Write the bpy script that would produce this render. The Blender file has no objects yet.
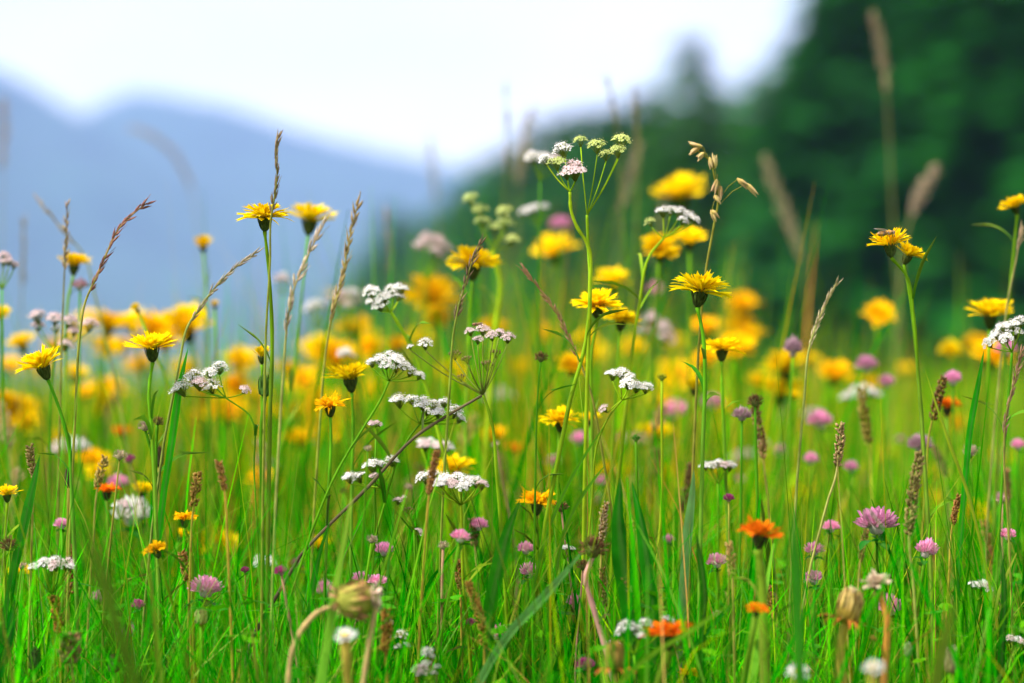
import bpy, math, random
import numpy as np
from mathutils import Vector, Quaternion

random.seed(7)
rng = np.random.default_rng(7)
scene = bpy.context.scene
COL = scene.collection
PI = math.pi
W, H = 1024, 683
LENS = 100.0
F = W * LENS / 36.0            # focal length in pixels
CAMZ = 0.42                    # lens height above the turf
D0 = 1.75                      # focus distance
FSTOP = 4.1
BLUR = LENS * LENS / (FSTOP * (D0 * 1000 - LENS)) * W / 36.0


def at(x, y, d):
    """point seen at (x, y) when it stands d metres in front of the lens"""
    return Vector(((x - 512) / F * d, d, CAMZ - (y - 341.5) / F * d))


def U(a, b):
    return random.uniform(a, b)


# ------------------------------------------------------------------ materials
def make_mat(name, rough=0.5, transl=0.0, nscale=60.0, namt=0.25, rnd=0.25, spec=0.4, hue=0.012, bump=0.0, sheen=0.0):
    m = bpy.data.materials.new(name)
    m.use_nodes = True
    nt = m.node_tree
    N, L = nt.nodes, nt.links
    N.clear()
    out = N.new('ShaderNodeOutputMaterial')
    bs = N.new('ShaderNodeBsdfPrincipled')
    bs.inputs['Roughness'].default_value = rough
    bs.inputs['Specular IOR Level'].default_value = spec
    at_ = N.new('ShaderNodeAttribute')
    at_.attribute_name = 'Col'
    tc = N.new('ShaderNodeTexCoord')
    no = N.new('ShaderNodeTexNoise')
    no.inputs['Scale'].default_value = nscale
    no.inputs['Detail'].default_value = 3
    L.new(tc.outputs['Object'], no.inputs['Vector'])
    oi = N.new('ShaderNodeObjectInfo')
    hs = N.new('ShaderNodeHueSaturation')
    mr = N.new('ShaderNodeMapRange')
    mr.inputs['To Min'].default_value = 0.5 - hue
    mr.inputs['To Max'].default_value = 0.5 + hue
    L.new(oi.outputs['Random'], mr.inputs['Value'])
    L.new(mr.outputs['Result'], hs.inputs['Hue'])
    mv = N.new('ShaderNodeMapRange')
    mv.inputs['From Min'].default_value = 0.3
    mv.inputs['From Max'].default_value = 0.7
    mv.inputs['To Min'].default_value = 1 - namt
    mv.inputs['To Max'].default_value = 1 + namt
    L.new(no.outputs['Fac'], mv.inputs['Value'])
    r2 = N.new('ShaderNodeMapRange')
    r2.inputs['To Min'].default_value = 1 - rnd
    r2.inputs['To Max'].default_value = 1 + rnd * 0.5
    mm = N.new('ShaderNodeMath')
    mm.operation = 'FRACT'
    m10 = N.new('ShaderNodeMath')
    m10.operation = 'MULTIPLY'
    m10.inputs[1].default_value = 17.31
    L.new(oi.outputs['Random'], m10.inputs[0])
    L.new(m10.outputs[0], mm.inputs[0])
    L.new(mm.outputs[0], r2.inputs['Value'])
    mu = N.new('ShaderNodeMath')
    mu.operation = 'MULTIPLY'
    L.new(mv.outputs['Result'], mu.inputs[0])
    L.new(r2.outputs['Result'], mu.inputs[1])
    L.new(mu.outputs[0], hs.inputs['Value'])
    L.new(at_.outputs['Color'], hs.inputs['Color'])
    L.new(hs.outputs['Color'], bs.inputs['Base Color'])
    if bump > 0:
        bp = N.new('ShaderNodeBump')
        bp.inputs['Strength'].default_value = bump
        bp.inputs['Distance'].default_value = 0.002
        L.new(no.outputs['Fac'], bp.inputs['Height'])
        L.new(bp.outputs['Normal'], bs.inputs['Normal'])
    if transl > 0:
        tr = N.new('ShaderNodeBsdfTranslucent')
        L.new(hs.outputs['Color'], tr.inputs['Color'])
        mx = N.new('ShaderNodeMixShader')
        mx.inputs['Fac'].default_value = transl
        L.new(bs.outputs[0], mx.inputs[1])
        L.new(tr.outputs[0], mx.inputs[2])
        L.new(mx.outputs[0], out.inputs['Surface'])
    else:
        L.new(bs.outputs[0], out.inputs['Surface'])
    return m


M_PETAL = make_mat('petal', 0.6, 0.34, 3.0, 0.16, 0.26, 0.0, 0.006)
M_WHITE = make_mat('white_petal', 0.6, 0.55, 2.5, 0.10, 0.08, 0.0, 0.006)
M_STEM = make_mat('stem', 0.5, 0.15, 40.0, 0.30, 0.30, 0.02, 0.015, 0.2)
M_CALYX = make_mat('calyx', 0.6, 0.0, 5.0, 0.35, 0.25, 0.03, 0.012, 0.2)
M_LEAF = make_mat('leaf', 0.42, 0.40, 30.0, 0.25, 0.25, 0.015, 0.012)
M_DRY = make_mat('dry_straw', 0.65, 0.12, 120.0, 0.30, 0.22, 0.04, 0.012, 0.3)
M_GRASS = make_mat('grass_blades', 0.38, 0.42, 9.0, 0.34, 0.0, 0.0, 0.0)
M_NEEDLE = make_mat('needles', 0.7, 0.25, 0.4, 0.20, 0.2, 0.04, 0.015)
M_BARK = make_mat('bark', 0.8, 0.0, 3.0, 0.35, 0.2, 0.2, 0.01, 0.5)
M_CHITIN = make_mat('insect_shell', 0.3, 0.0, 8.0, 0.3, 0.1, 0.5, 0.01)


# ------------------------------------------------------------------ mesh builder
def cj(c, a):
    k = 1 + random.uniform(-a, a)
    return (c[0] * k, c[1] * k * (1 + random.uniform(-a, a) * 0.3), c[2] * k)


def mixc(a, b, t):
    return tuple(a[i] + (b[i] - a[i]) * t for i in range(3))


class MB:
    def __init__(s):
        s.v, s.f, s.c = [], [], []

    def add(s, verts, faces, cols):
        o = len(s.v)
        s.v += [tuple(v) for v in verts]
        s.f += [tuple(i + o for i in f) for f in faces]
        if isinstance(cols, tuple):
            s.c += [cols] * len(verts)
        else:
            s.c += cols

    def tube(s, pts, rad, col, sides=6, cap=True):
        n = len(pts)
        pts = [Vector(p) for p in pts]
        T = [(pts[min(i + 1, n - 1)] - pts[max(i - 1, 0)]).normalized() for i in range(n)]
        a = T[0].orthogonal().normalized()
        V, C = [], []
        for i in range(n):
            a = (a - T[i] * a.dot(T[i])).normalized()
            b = T[i].cross(a)
            r = rad[i] if hasattr(rad, '__len__') else rad
            for k in range(sides):
                t = 2 * PI * k / sides
                V.append(pts[i] + (a * math.cos(t) + b * math.sin(t)) * r)
                C.append(col[i] if isinstance(col, list) else col)
        Fs = [(i * sides + k, i * sides + (k + 1) % sides, (i + 1) * sides + (k + 1) % sides, (i + 1) * sides + k)
              for i in range(n - 1) for k in range(sides)]
        if cap:
            Fs.append(tuple(range(sides))[::-1])
            Fs.append(tuple((n - 1) * sides + k for k in range(sides)))
        s.add(V, Fs, C)

    def lathe(s, prof, col, sides=12, wob=0.0):
        V, C = [], []
        for i, (r, z) in enumerate(prof):
            for k in range(sides):
                t = 2 * PI * k / sides
                q = r * (1 + random.uniform(-wob, wob))
                V.append((q * math.cos(t), q * math.sin(t), z))
                C.append(cj(col[i] if isinstance(col, list) else col, 0.12))
        n = len(prof)
        Fs = [(i * sides + k, i * sides + (k + 1) % sides, (i + 1) * sides + (k + 1) % sides, (i + 1) * sides + k)
              for i in range(n - 1) for k in range(sides)]
        Fs.append(tuple(range(sides))[::-1])
        Fs.append(tuple((n - 1) * sides + k for k in range(sides)))
        s.add(V, Fs, C)

    def strap(s, base, az, e0, e1, L, w, c0, c1, segs=4, cup=0.25, tooth=0.08, twist=0.0, wbase=0.45):
        """one strap petal: starts at base, heads to azimuth az, elevation going e0 -> e1"""
        p = Vector(base)
        V, C = [], []
        hd = Vector((math.cos(az), math.sin(az), 0))
        side = Vector((-math.sin(az), math.cos(az), 0))
        for i in range(segs + 1):
            t = i / segs
            e = e0 + (e1 - e0) * t
            dr = hd * math.cos(e) + Vector((0, 0, 1)) * math.sin(e)
            nrm = dr.cross(side)
            sd = side * math.cos(twist * t) + nrm * math.sin(twist * t)
            ww = w * 0.5 * (wbase + (1 - wbase) * min(1, t * 1.8)) * (1.0 if t < 0.85 else 0.86)
            c = mixc(c0, c1, t)
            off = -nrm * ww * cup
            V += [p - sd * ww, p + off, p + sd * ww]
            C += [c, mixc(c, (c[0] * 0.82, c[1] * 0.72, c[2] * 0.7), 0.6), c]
            if i < segs:
                p = p + dr * (L / segs)
        # toothed tip
        V[-2] = V[-2] - dr * (L * tooth)
        V[-1] = V[-1] + dr * (L * tooth * random.uniform(0, 1))
        Fs = []
        for i in range(segs):
            a = i * 3
            Fs += [(a, a + 1, a + 4, a + 3), (a + 1, a + 2, a + 5, a + 4)]
        s.add(V, Fs, C)

    def spindle(s, p, ax, L, r, col, col2=None, sides=5):
        ax = Vector(ax).normalized()
        p = Vector(p)
        s.tube([p, p + ax * L * 0.25, p + ax * L * 0.6, p + ax * L],
               [r * 0.45, r, r * 0.8, r * 0.1], [col, col, col2 or col, col2 or col], sides, False)

    def mesh(s, name, smooth=True):
        me = bpy.data.meshes.new(name)
        me.from_pydata(s.v, [], s.f)
        a = me.attributes.new('Col', 'FLOAT_COLOR', 'POINT')
        a.data.foreach_set('color', np.array([(c[0], c[1], c[2], 1.0) for c in s.c], np.float32).ravel())
        if smooth:
            me.polygons.foreach_set('use_smooth', [True] * len(me.polygons))
        me.update()
        return me


def obj(name, me, mat, parent=None, loc=None, axis=None, scale=1.0, spin=None):
    if isinstance(me, MB):
        me = me.mesh(name)
    if not me.materials:
        me.materials.append(mat)
    o = bpy.data.objects.new(name, me)
    COL.objects.link(o)
    if loc is not None:
        o.location = loc
    if axis is not None:
        q = Vector((0, 0, 1)).rotation_difference(Vector(axis).normalized())
        q = q @ Quaternion((0, 0, 1), U(0, 2 * PI) if spin is None else spin)
        o.rotation_mode = 'QUATERNION'
        o.rotation_quaternion = q
    if scale != 1.0:
        o.scale = (scale,) * 3 if not hasattr(scale, '__len__') else scale
    if parent is not None:
        o.parent = parent
    return o


THINGS = []


def thing(name, cat, group, loc, label=None, px=None, noun=None, d=D0):
    o = bpy.data.objects.new(name, None)
    o.empty_display_size = 0.02
    COL.objects.link(o)
    o.location = loc
    o['category'] = cat
    o['kind'] = 'thing'
    if group:
        o['group'] = group
    if label:
        o['label'] = label
    else:
        THINGS.append((o, px, noun, d))
    return o


def kids(name, me, mat, root, world, **k):
    """a part placed by its world position, under a root that only has a location"""
    return obj(name, me, mat, root, Vector(world) - Vector(root.location), **k)


def smooth(pts, n=6):
    pts = [Vector(p) for p in pts]
    if len(pts) < 3:
        return [pts[0].lerp(pts[-1], i / n) for i in range(n + 1)]
    m = len(pts)
    T = []
    for i in range(m):
        a, b = pts[max(i - 1, 0)], pts[min(i + 1, m - 1)]
        if 0 < i < m - 1:
            l0, l1 = (pts[i] - a).length + 1e-9, (b - pts[i]).length + 1e-9
            T.append(((pts[i] - a) / l0 * l1 + (b - pts[i]) / l1 * l0) / (l0 + l1))
        else:
            T.append((b - a) / ((b - a).length + 1e-9))
    out = []
    for i in range(m - 1):
        l = (pts[i + 1] - pts[i]).length
        for k in range(n):
            t = k / n
            h1, h2 = 2 * t ** 3 - 3 * t * t + 1, t ** 3 - 2 * t * t + t
            h3, h4 = 1 - h1, t ** 3 - t * t
            out.append(pts[i] * h1 + T[i] * (h2 * l) + pts[i + 1] * h3 + T[i + 1] * (h4 * l))
    out.append(pts[-1])
    return out


GREEN = (0.075, 0.24, 0.006)
DGREEN = (0.012, 0.15, 0.005)
YGREEN = (0.20, 0.32, 0.008)
OLIVE = (0.20, 0.19, 0.025)
TAN = (0.46, 0.33, 0.17)
PURPLEBROWN = (0.20, 0.085, 0.060)
STRAW = (0.50, 0.40, 0.20)
RUST = (0.30, 0.11, 0.025)
REDSTEM = (0.30, 0.16, 0.09)


def stem_path(top, base, axis=(0, 0, 1), via=None):
    top, base = Vector(top), Vector(base)
    L = (top - base).length
    if via:
        return smooth([top] + via + [base], 5)
    a = top - Vector(axis).normalized() * L * 0.28
    b = base + Vector((U(-.03, .03), U(-.03, .03), L * 0.35))
    return smooth([top, a.lerp(top.lerp(base, .28), .35), b, base], 5)


def base_under(p, spread=0.05):
    return Vector((p.x + U(-spread, spread), p.y + U(-spread * .6, spread * .8), 0.0))


def to_base(path, ratio=0.35, drift=None):
    """carry a traced stalk on down to the turf"""
    a, b = path[-2], path[-1]
    s = (b - a)
    z = b.z
    k = s.x / max(1e-4, -s.z) if s.z < 0 else 0
    k = max(-0.6, min(0.6, k)) * ratio * 2
    return Vector((b.x + k * z * .6, b.y + U(-.02, .03), 0.0))


# ------------------------------------------------------------------ flower heads (unit radius, axis +z)
def head_mesh(name, seed, cols, layers, w=0.19, ragged=0.0):
    random.seed(seed)
    mb = MB()
    for (n, L, e0, e1, r0, z0, ci) in layers:
        for i in range(n):
            az = 2 * PI * (i + U(-.35, .35)) / n
            l = L * U(.84, 1.10) * (1 - ragged * U(0, .45))
            j0 = math.radians(e0 + U(-18, 16))
            j1 = math.radians(e1 + U(-30, 24) - ragged * U(0, 70))
            c0, c1 = cols[ci]
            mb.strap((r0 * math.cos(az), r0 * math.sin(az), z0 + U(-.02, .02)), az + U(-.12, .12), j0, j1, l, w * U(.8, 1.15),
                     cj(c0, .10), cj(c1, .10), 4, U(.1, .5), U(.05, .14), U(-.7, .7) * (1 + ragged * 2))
    return mb.mesh(name)


YC = [((0.86, 0.56, 0.003), (0.90, 0.66, 0.003)), ((0.85, 0.50, 0.003), (0.90, 0.60, 0.003)), ((0.82, 0.42, 0.003), (0.88, 0.52, 0.003))]
OC = [((0.80, 0.20, 0.006), (0.72, 0.12, 0.006)), ((0.82, 0.24, 0.006), (0.78, 0.15, 0.006)), ((0.84, 0.40, 0.008), (0.82, 0.30, 0.006))]
BC = [((0.42, 0.30, 0.16), (0.62, 0.50, 0.34)), ((0.40, 0.28, 0.14), (0.66, 0.55, 0.38)), ((0.36, 0.24, 0.12), (0.52, 0.40, 0.26))]
LAY = [(20, 1.05, 34, 14, .12, 0.0, 0), (19, .98, 48, 26, .11, .03, 0), (17, .84, 60, 40, .09, .05, 0), (14, .68, 70, 56, .07, .07, 1), (10, .52, 80, 74, .04, .08, 2)]
FLAT = [(22, 1.02, 20, -10, .12, 0.0, 0), (20, .94, 34, 6, .11, .04, 0), (18, .78, 50, 24, .09, .07, 0), (14, .58, 64, 46, .07, .09, 1), (10, .42, 78, 72, .04, .10, 2)]
CLOSED = [(20, .95, 66, 48, .12, 0.0, 0), (16, .92, 76, 62, .09, .02, 0), (12, .9, 82, 74, .06, .03, 1)]
YELLOW = [head_mesh('blossom', 11 + i, YC, LAY) for i in range(3)] + [head_mesh('blossom', 21 + i, YC, FLAT) for i in range(3)]
YCLOSED = [head_mesh('blossom', 31 + i, YC, CLOSED, .2) for i in range(2)]
YRAG = [head_mesh('blossom', 41 + i, [((.80, .38, .003), (.86, .44, .004))] * 3, LAY, .18, .9) for i in range(2)]
GC = [((.84, .45, .003), (.88, .54, .003)), ((.84, .40, .003), (.88, .49, .003)), ((.80, .34, .003), (.84, .41, .003))]
YGOLD = [head_mesh('blossom', 35 + i, GC, LAY, .19, .15 * i) for i in range(3)]
ORANGE = [head_mesh('blossom', 51 + i, OC, [(17, 1.02, 36, 6, .12, 0, 0), (15, .88, 54, 26, .1, .04, 1), (12, .66, 68, 48, .08, .06, 1), (9, .46, 80, 74, .04, .08, 2)], .21, .5) for i in range(3)]
DRYHEAD = [head_mesh('blossom', 61, BC, [(16, .8, 40, 10, .2, 0, 0), (14, .6, 60, 30, .15, .05, 1), (10, .4, 75, 60, .1, .08, 2)], .26, .5)]


def calyx_mesh(seed, c, reflex=False):
    random.seed(seed)
    mb = MB()
    dk = mixc(c, (0.02, 0.03, 0.01), .55)
    mb.lathe([(.09, -.66), (.20, -.56), (.30, -.40), (.33, -.22), (.32, -.06), (.26, .03)], [c, dk, c, c, c, c], 14, .05)
    for row, (n, z, r, L) in enumerate([(13, -.52, .27, .5), (13, -.34, .345, .40), (9, -.6, .2, .34)]):
        for i in range(n):
            az = 2 * PI * (i + U(-.2, .2)) / n
            e = 72 if not (reflex and row == 2) else -20
            mb.strap((r * math.cos(az), r * math.sin(az), z), az, math.radians(e - 8 + U(-8, 8)), math.radians(e + 16 + U(-10, 10)), L * U(.85, 1.15), .13,
                     cj(dk, .2), cj(c, .25), 3, -.3, -.25)
    for i in range(70):
        az, z = U(0, 2 * PI), U(-.6, -.05)
        r = .33
        p = Vector((r * math.cos(az), r * math.sin(az), z))
        q = p + Vector((math.cos(az), math.sin(az), U(-.2, .6))) * U(.06, .13)
        t = Vector((-math.sin(az), math.cos(az), 0)) * .008
        mb.add([p - t, p + t, q], [(0, 1, 2)], cj((.16, .16, .07), .3))
    return mb.mesh('calyx')


CALYX = [calyx_mesh(71 + i, (0.060, 0.085, 0.014)) for i in range(3)]
CALYX_DK = [calyx_mesh(81 + i, (0.050, 0.050, 0.018)) for i in range(2)]
CALYX_GR = [calyx_mesh(91, (0.12, 0.17, 0.02)), calyx_mesh(92, (0.16, 0.13, 0.035), True)]


def grow_leaves(mb, path, col, d):
    """scale leaves and a node or two along a stem"""
    n = len(path)
    if n < 8 or d > 2.6:
        return
    for k in range(random.choice((1, 2, 2, 3))):
        i = random.randint(int(n * .3), n - 3)
        p = path[i]
        az = U(0, 2 * PI)
        c = cj(mixc(col, DGREEN, U(.2, .8)), .2)
        mb.strap(p, az, U(.7, 1.3), U(-.2, .9), U(.012, .035), U(.0014, .0032), c, mixc(c, (.3, .26, .04), U(0, .5)), 5, .4, -.5, U(-1.2, 1.2), .7)


def daisy_flower(name, cat, group, x, y, w, d, axis=(0, 0), kind='n', label=None, noun='yellow flower', heads=YELLOW, cal=CALYX,
                 scol=GREEN, via=None, srad=.0012, leafy=False):
    """a composite flower head on a bare stem: stem, calyx, blossom"""
    b = BLUR * abs(1 - D0 / d)
    R = max(8.0, w - .2 * b) * .53 / F * d
    if d > 2.05:
        R *= .93
    if d > 2.05 and axis[1] == 0:
        axis = (axis[0] + U(-.3, .3), U(-1.0, -.1))
    elif d < 2.05:
        axis = (axis[0] + U(-.12, .12), axis[1] + U(-.22, .05))
    ax = Vector((axis[0], axis[1], 1)).normalized()
    p = at(x, y, d)
    neck = p - ax * R * .56
    vp = [at(*q, d) for q in via] if via else None
    bs = to_base([neck] + vp) if vp else base_under(p)
    root = thing(name, cat, group, bs, label, (x, y), noun, d)
    mb = MB()
    path = [q - bs for q in stem_path(neck, bs, ax, vp)]
    n = len(path)
    grow_leaves(mb, path, scol, d)
    mb.tube(path, [srad * U(.86, 1.14) * (1.25 if i == 0 else (.9 + .35 * i / n)) for i in range(n)],
            [cj(mixc(scol, mixc(scol, REDSTEM, .5), max(0, i / n - .5)), .1) for i in range(n)], 6)
    obj('stem', mb, M_STEM, root)
    kids('calyx', random.choice(cal), M_CALYX, root, p, axis=ax, scale=(R * .66, R * .66, R * .86))
    if d > 2.05 and heads is not ORANGE and random.random() < .5:
        heads = YGOLD
    hs = YCLOSED if kind == 'c' else YRAG if kind == 'r' else heads
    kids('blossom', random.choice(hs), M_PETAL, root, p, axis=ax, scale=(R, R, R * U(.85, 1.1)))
    return root


# ------------------------------------------------------------------ umbels
def umbellet_mesh(seed, pc, cc, nf=30, open_=1.0):
    random.seed(seed)
    mb = MB()
    for i in range(nf):
        t = math.sqrt((i + .5) / nf)
        az = i * 2.39996 + U(-.2, .2)
        p = Vector((t * math.cos(az) * .82, t * math.sin(az) * .82, .50 * (1 - t * t) + U(-.16, .16)))
        mb.tube([Vector((0, 0, -.75)), p * .6 + Vector((0, 0, -.22)), p], .022, cj((.16, .22, .03), .2), 3, False)
        up = Vector((p.x * .9 + U(-.4, .4), p.y * .9 + U(-.4, .4), 1)).normalized()
        a = up.orthogonal().normalized()
        bb = up.cross(a)
        s0 = U(0, 2 * PI)
        R = .215 * U(.8, 1.25)
        for k in range(5):
            an = s0 + 2 * PI * k / 5
            dr = (a * math.cos(an) + bb * math.sin(an))
            sd = up.cross(dr)
            el = U(.0, .4) if open_ > .6 else U(1.0, 2.0)
            dv = (dr + up * el).normalized()
            q = p + dr * .03
            c = cj(pc, .06)
            mb.add([q, q + dv * R * .55 + sd * R * .40, q + dv * R * 1.0 + sd * R * .22 - up * R * .06, q + dv * R * .86, q + dv * R * 1.0 - sd * R * .22 - up * R * .06, q + dv * R * .55 - sd * R * .40],
                   [(0, 1, 2, 3), (0, 3, 4, 5)], c)
        mb.spindle(p - up * .05, up, .14, .065, cj(cc, .2), None, 4)
        for k in range(2):
            an = U(0, 2 * PI)
            q = p + (a * math.cos(an) + bb * math.sin(an)) * .14 + up * .2
            mb.spindle(q, up, .06, .03, cj(mixc(pc, (.5, .3, .3), .3), .2), None, 3)
    return mb.mesh('umbellet')


def seedlet_mesh(seed, c, c2, n=12):
    random.seed(seed)
    mb = MB()
    for i in range(n):
        t = math.sqrt((i + .5) / n)
        az = i * 2.39996
        p = Vector((t * math.cos(az) * .75, t * math.sin(az) * .75, .35 * (1 - t * t) + U(-.1, .1)))
        mb.tube([Vector((0, 0, -.8)), p * .6 + Vector((0, 0, -.2)), p], .025, cj((.17, .22, .03), .2), 3, False)
        mb.spindle(p, (p.x * .7, p.y * .7, 1), .42, .13, cj(c, .2), cj(c2, .2), 5)
    return mb.mesh('umbellet')


UMB = {'w': [umbellet_mesh(100 + i, (.88, .84, .82), (.52, .50, .24)) for i in range(3)],
       'p': [umbellet_mesh(110 + i, (.80, .63, .62), (.44, .28, .18)) for i in range(3)],
       'g': [umbellet_mesh(120 + i, (.60, .66, .22), (.34, .42, .05), 18, .7) for i in range(2)],
       's': [seedlet_mesh(130 + i, (.24, .26, .05), (.30, .22, .10)) for i in range(2)]}


def umbel(x, y, w, d, n=9, tint='w', tilt=(0, 0), label=None, heads=None, node=None, stems=None, scol=GREEN, dome=.22, drop=.85, noun='white umbel',
          srad=.0009, size=None):
    """white umbel: stems, thin rays, umbellets. heads = explicit umbellets (px, py, width px, tint, extra depth)"""
    b = BLUR * abs(1 - D0 / d)
    c = at(x, y, d)
    ax = Vector((tilt[0], tilt[1], 1)).normalized()
    tops = []
    if heads:
        nd = at(*node, d)
        for (hx, hy, hw, ht, dd, *own) in heads:
            tops.append((at(hx, hy, d + dd), hw * .5 / F * d, ht, at(*own[0], d) if own else nd))
    else:
        R = max(10, w - .4 * b) * .5 / F * d
        a = ax.orthogonal().normalized()
        bb = ax.cross(a)
        for i in range(n):
            t = math.sqrt((i + .45) / n) * .82
            az = i * 2.39996 + U(-.25, .25)
            p = c + (a * math.cos(az) + bb * math.sin(az)) * R * t + ax * R * (dome * (1 - t * t) * 1.2 - .1 + U(-.08, .08))
            tops.append((p, (size or R * .92 / math.sqrt(n)) * U(.8, 1.2), tint if U(0, 1) < .85 else ('p' if tint == 'w' else 'w'), None))
        nd = c - ax * R * drop * 1.3
    if stems:
        paths = [([nd] if s[0] else []) + [at(*q, d) for q in s if q] for s in stems]
    else:
        paths = [None]
    bases = [to_base(p) if p else base_under(nd, .06) for p in paths]
    root = thing('white_umbel', 'flower', 'white umbels in the meadow', bases[0], label, (x, y), noun, d)
    o0 = bases[0]
    for i, (p, bs) in enumerate(zip(paths, bases)):
        pa = smooth(p + [bs], 5) if p else stem_path(nd, bs, ax)
        mb = MB()
        m = len(pa)
        col = scol[i] if isinstance(scol, list) else scol
        grow_leaves(mb, [q - o0 for q in pa], col, d)
        mb.tube([q - o0 for q in pa], [srad * U(.88, 1.12) * (.70 + .3 * k / m) for k in range(m)], [cj(col, .12) for k in range(m)], 6)
        obj('stem', mb, M_STEM, root)
    for (p, r, ht, own) in tops:
        hub = own or nd
        dirn = (p - hub)
        up = (dirn.normalized() * .5 + ax + Vector((U(-.35, .35), U(-.45, .15), 0))).normalized()
        foot = p - up * r * .8
        mb = MB()
        pts = [hub - o0, hub.lerp(foot, .5) - o0 + (Vector((dirn.x, dirn.y, 0)) - ax * .003) * .06, foot - o0]
        mb.tube(smooth(pts, 3), .0005, cj(mixc(scol if not isinstance(scol, list) else scol[0], YGREEN, .5), .1), 4)
        obj('ray', mb, M_STEM, root)
        kids('umbellet', random.choice(UMB[ht]), M_WHITE, root, p, axis=up, scale=r * U(1.0, 1.3))
    return root


# ------------------------------------------------------------------ clovers
def clover_mesh(seed, cin, ctip, n=70, low=-.35, spiky=False):
    random.seed(seed)
    mb = MB()
    mb.lathe([(.05, -.5), (.3, -.4), (.42, -.1), (.36, .2), (.1, .4)], mixc(cin, (.2, .3, .05), .4), 10)
    for i in range(n):
        z = low + (1 - low) * (i + .5) / n
        az = i * 2.39996 + U(-.15, .15)
        e = math.asin(max(-1, min(1, z)))
        ls = U(.5, .68)
        r = .38
        b = (r * math.cos(e) * math.cos(az), r * math.cos(e) * math.sin(az), r * z * .8)
        e0 = e * .7 + .35
        t = U(.8, 1.1)
        if spiky:
            mb.strap(b, az, e0, e0 + U(-.6, .9), ls * U(.7, 1.1), .10, cj(cin, .3), cj(ctip, .35), 3, .4, -.1, U(-1, 1))
        else:
            mb.strap(b, az, e0, e0 + .45, ls * t, .21, cj(cin, .1), cj(ctip, .14), 3, .9, -.12, U(-.5, .5), .5)
            mb.strap(b, az + .12, e0 - .1, e0 + .1, ls * t * .8, .15, cj(cin, .1), cj(ctip, .14), 3, -.8, -.1, U(-.5, .5), .5)
    return mb.mesh('blossom')


PINK = [clover_mesh(140 + i, (.88, .62, .72), (.88, .32, .57)) for i in range(3)]
DPINK = [clover_mesh(145, (.5, .14, .3), (.42, .05, .2))]
WCLOV = [clover_mesh(147, (.70, .62, .58), (.82, .80, .78))]
BROWNCL = [clover_mesh(150 + i, (.055, .025, .015), (.17, .085, .035), 110, -.7, True) for i in range(2)]
BEIGECL = [clover_mesh(155, (.42, .28, .20), (.50, .36, .28), 70, -.6, True)]
PALECL = [clover_mesh(157 + i, (.55, .36, .42), (.58, .36, .42), 60) for i in range(1)]


def leaf_mesh(seed):
    random.seed(seed)
    mb = MB()
    V, C, Fs = [], [], []
    segs = 6
    for i in range(segs + 1):
        t = i / segs
        w = .36 * math.sin(PI * min(1, .08 + t * .90)) ** .7
        z = .10 * math.sin(t * PI) - .12 * t * t
        c = cj(DGREEN, .15)
        V += [(-w, t, z + w * .25), (0, t, z), (w, t, z + w * .25)]
        C += [c, mixc(c, (.15, .26, .06), .3), c]
    for i in range(segs):
        a = i * 3
        Fs += [(a, a + 1, a + 4, a + 3), (a + 1, a + 2, a + 5, a + 4)]
    mb.add(V, Fs, C)
    return mb.mesh('leaf')


LEAF = [leaf_mesh(160 + i) for i in range(3)]


def clover(x, y, w, d, axis=(0, 0), label=None, heads=PINK, noun='pink clover', name='clover', group='clovers in the grass', leaves=3, scol=GREEN, via=None,
           srad=.0010, cat='clover', mat=None, squash=1.0):
    b = BLUR * abs(1 - D0 / d)
    R = max(7, w - .5 * b) * .5 / F * d
    ax = Vector((axis[0], axis[1], 1)).normalized()
    p = at(x, y, d)
    neck = p - ax * R * .4
    vp = [at(*q, d) for q in via] if via else None
    bs = to_base([neck] + vp) if vp else base_under(p)
    root = thing(name, cat, group, bs, label, (x, y), noun, d)
    mb = MB()
    path = [q - bs for q in stem_path(neck, bs, ax, vp)]
    n = len(path)
    grow_leaves(mb, path, scol, d)
    mb.tube(path, [srad * U(.86, 1.14) * (.85 + .4 * i / n) for i in range(n)], [cj(scol, .12) for i in range(n)], 6)
    obj('stem', mb, M_STEM, root)
    kids('blossom', random.choice(heads), mat or M_PETAL, root, p, axis=ax, scale=(R, R, R * squash))
    for k in range(leaves):
        az = U(0, 2 * PI)
        o = kids('leaf', random.choice(LEAF), M_LEAF, root, p - ax * R * U(.55, .9))
        o.rotation_euler = (U(-.3, .4), U(-.4, .4), az)
        s = R * U(.9, 1.4)
        o.scale = (s * .8, s, s)
    return root


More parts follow.
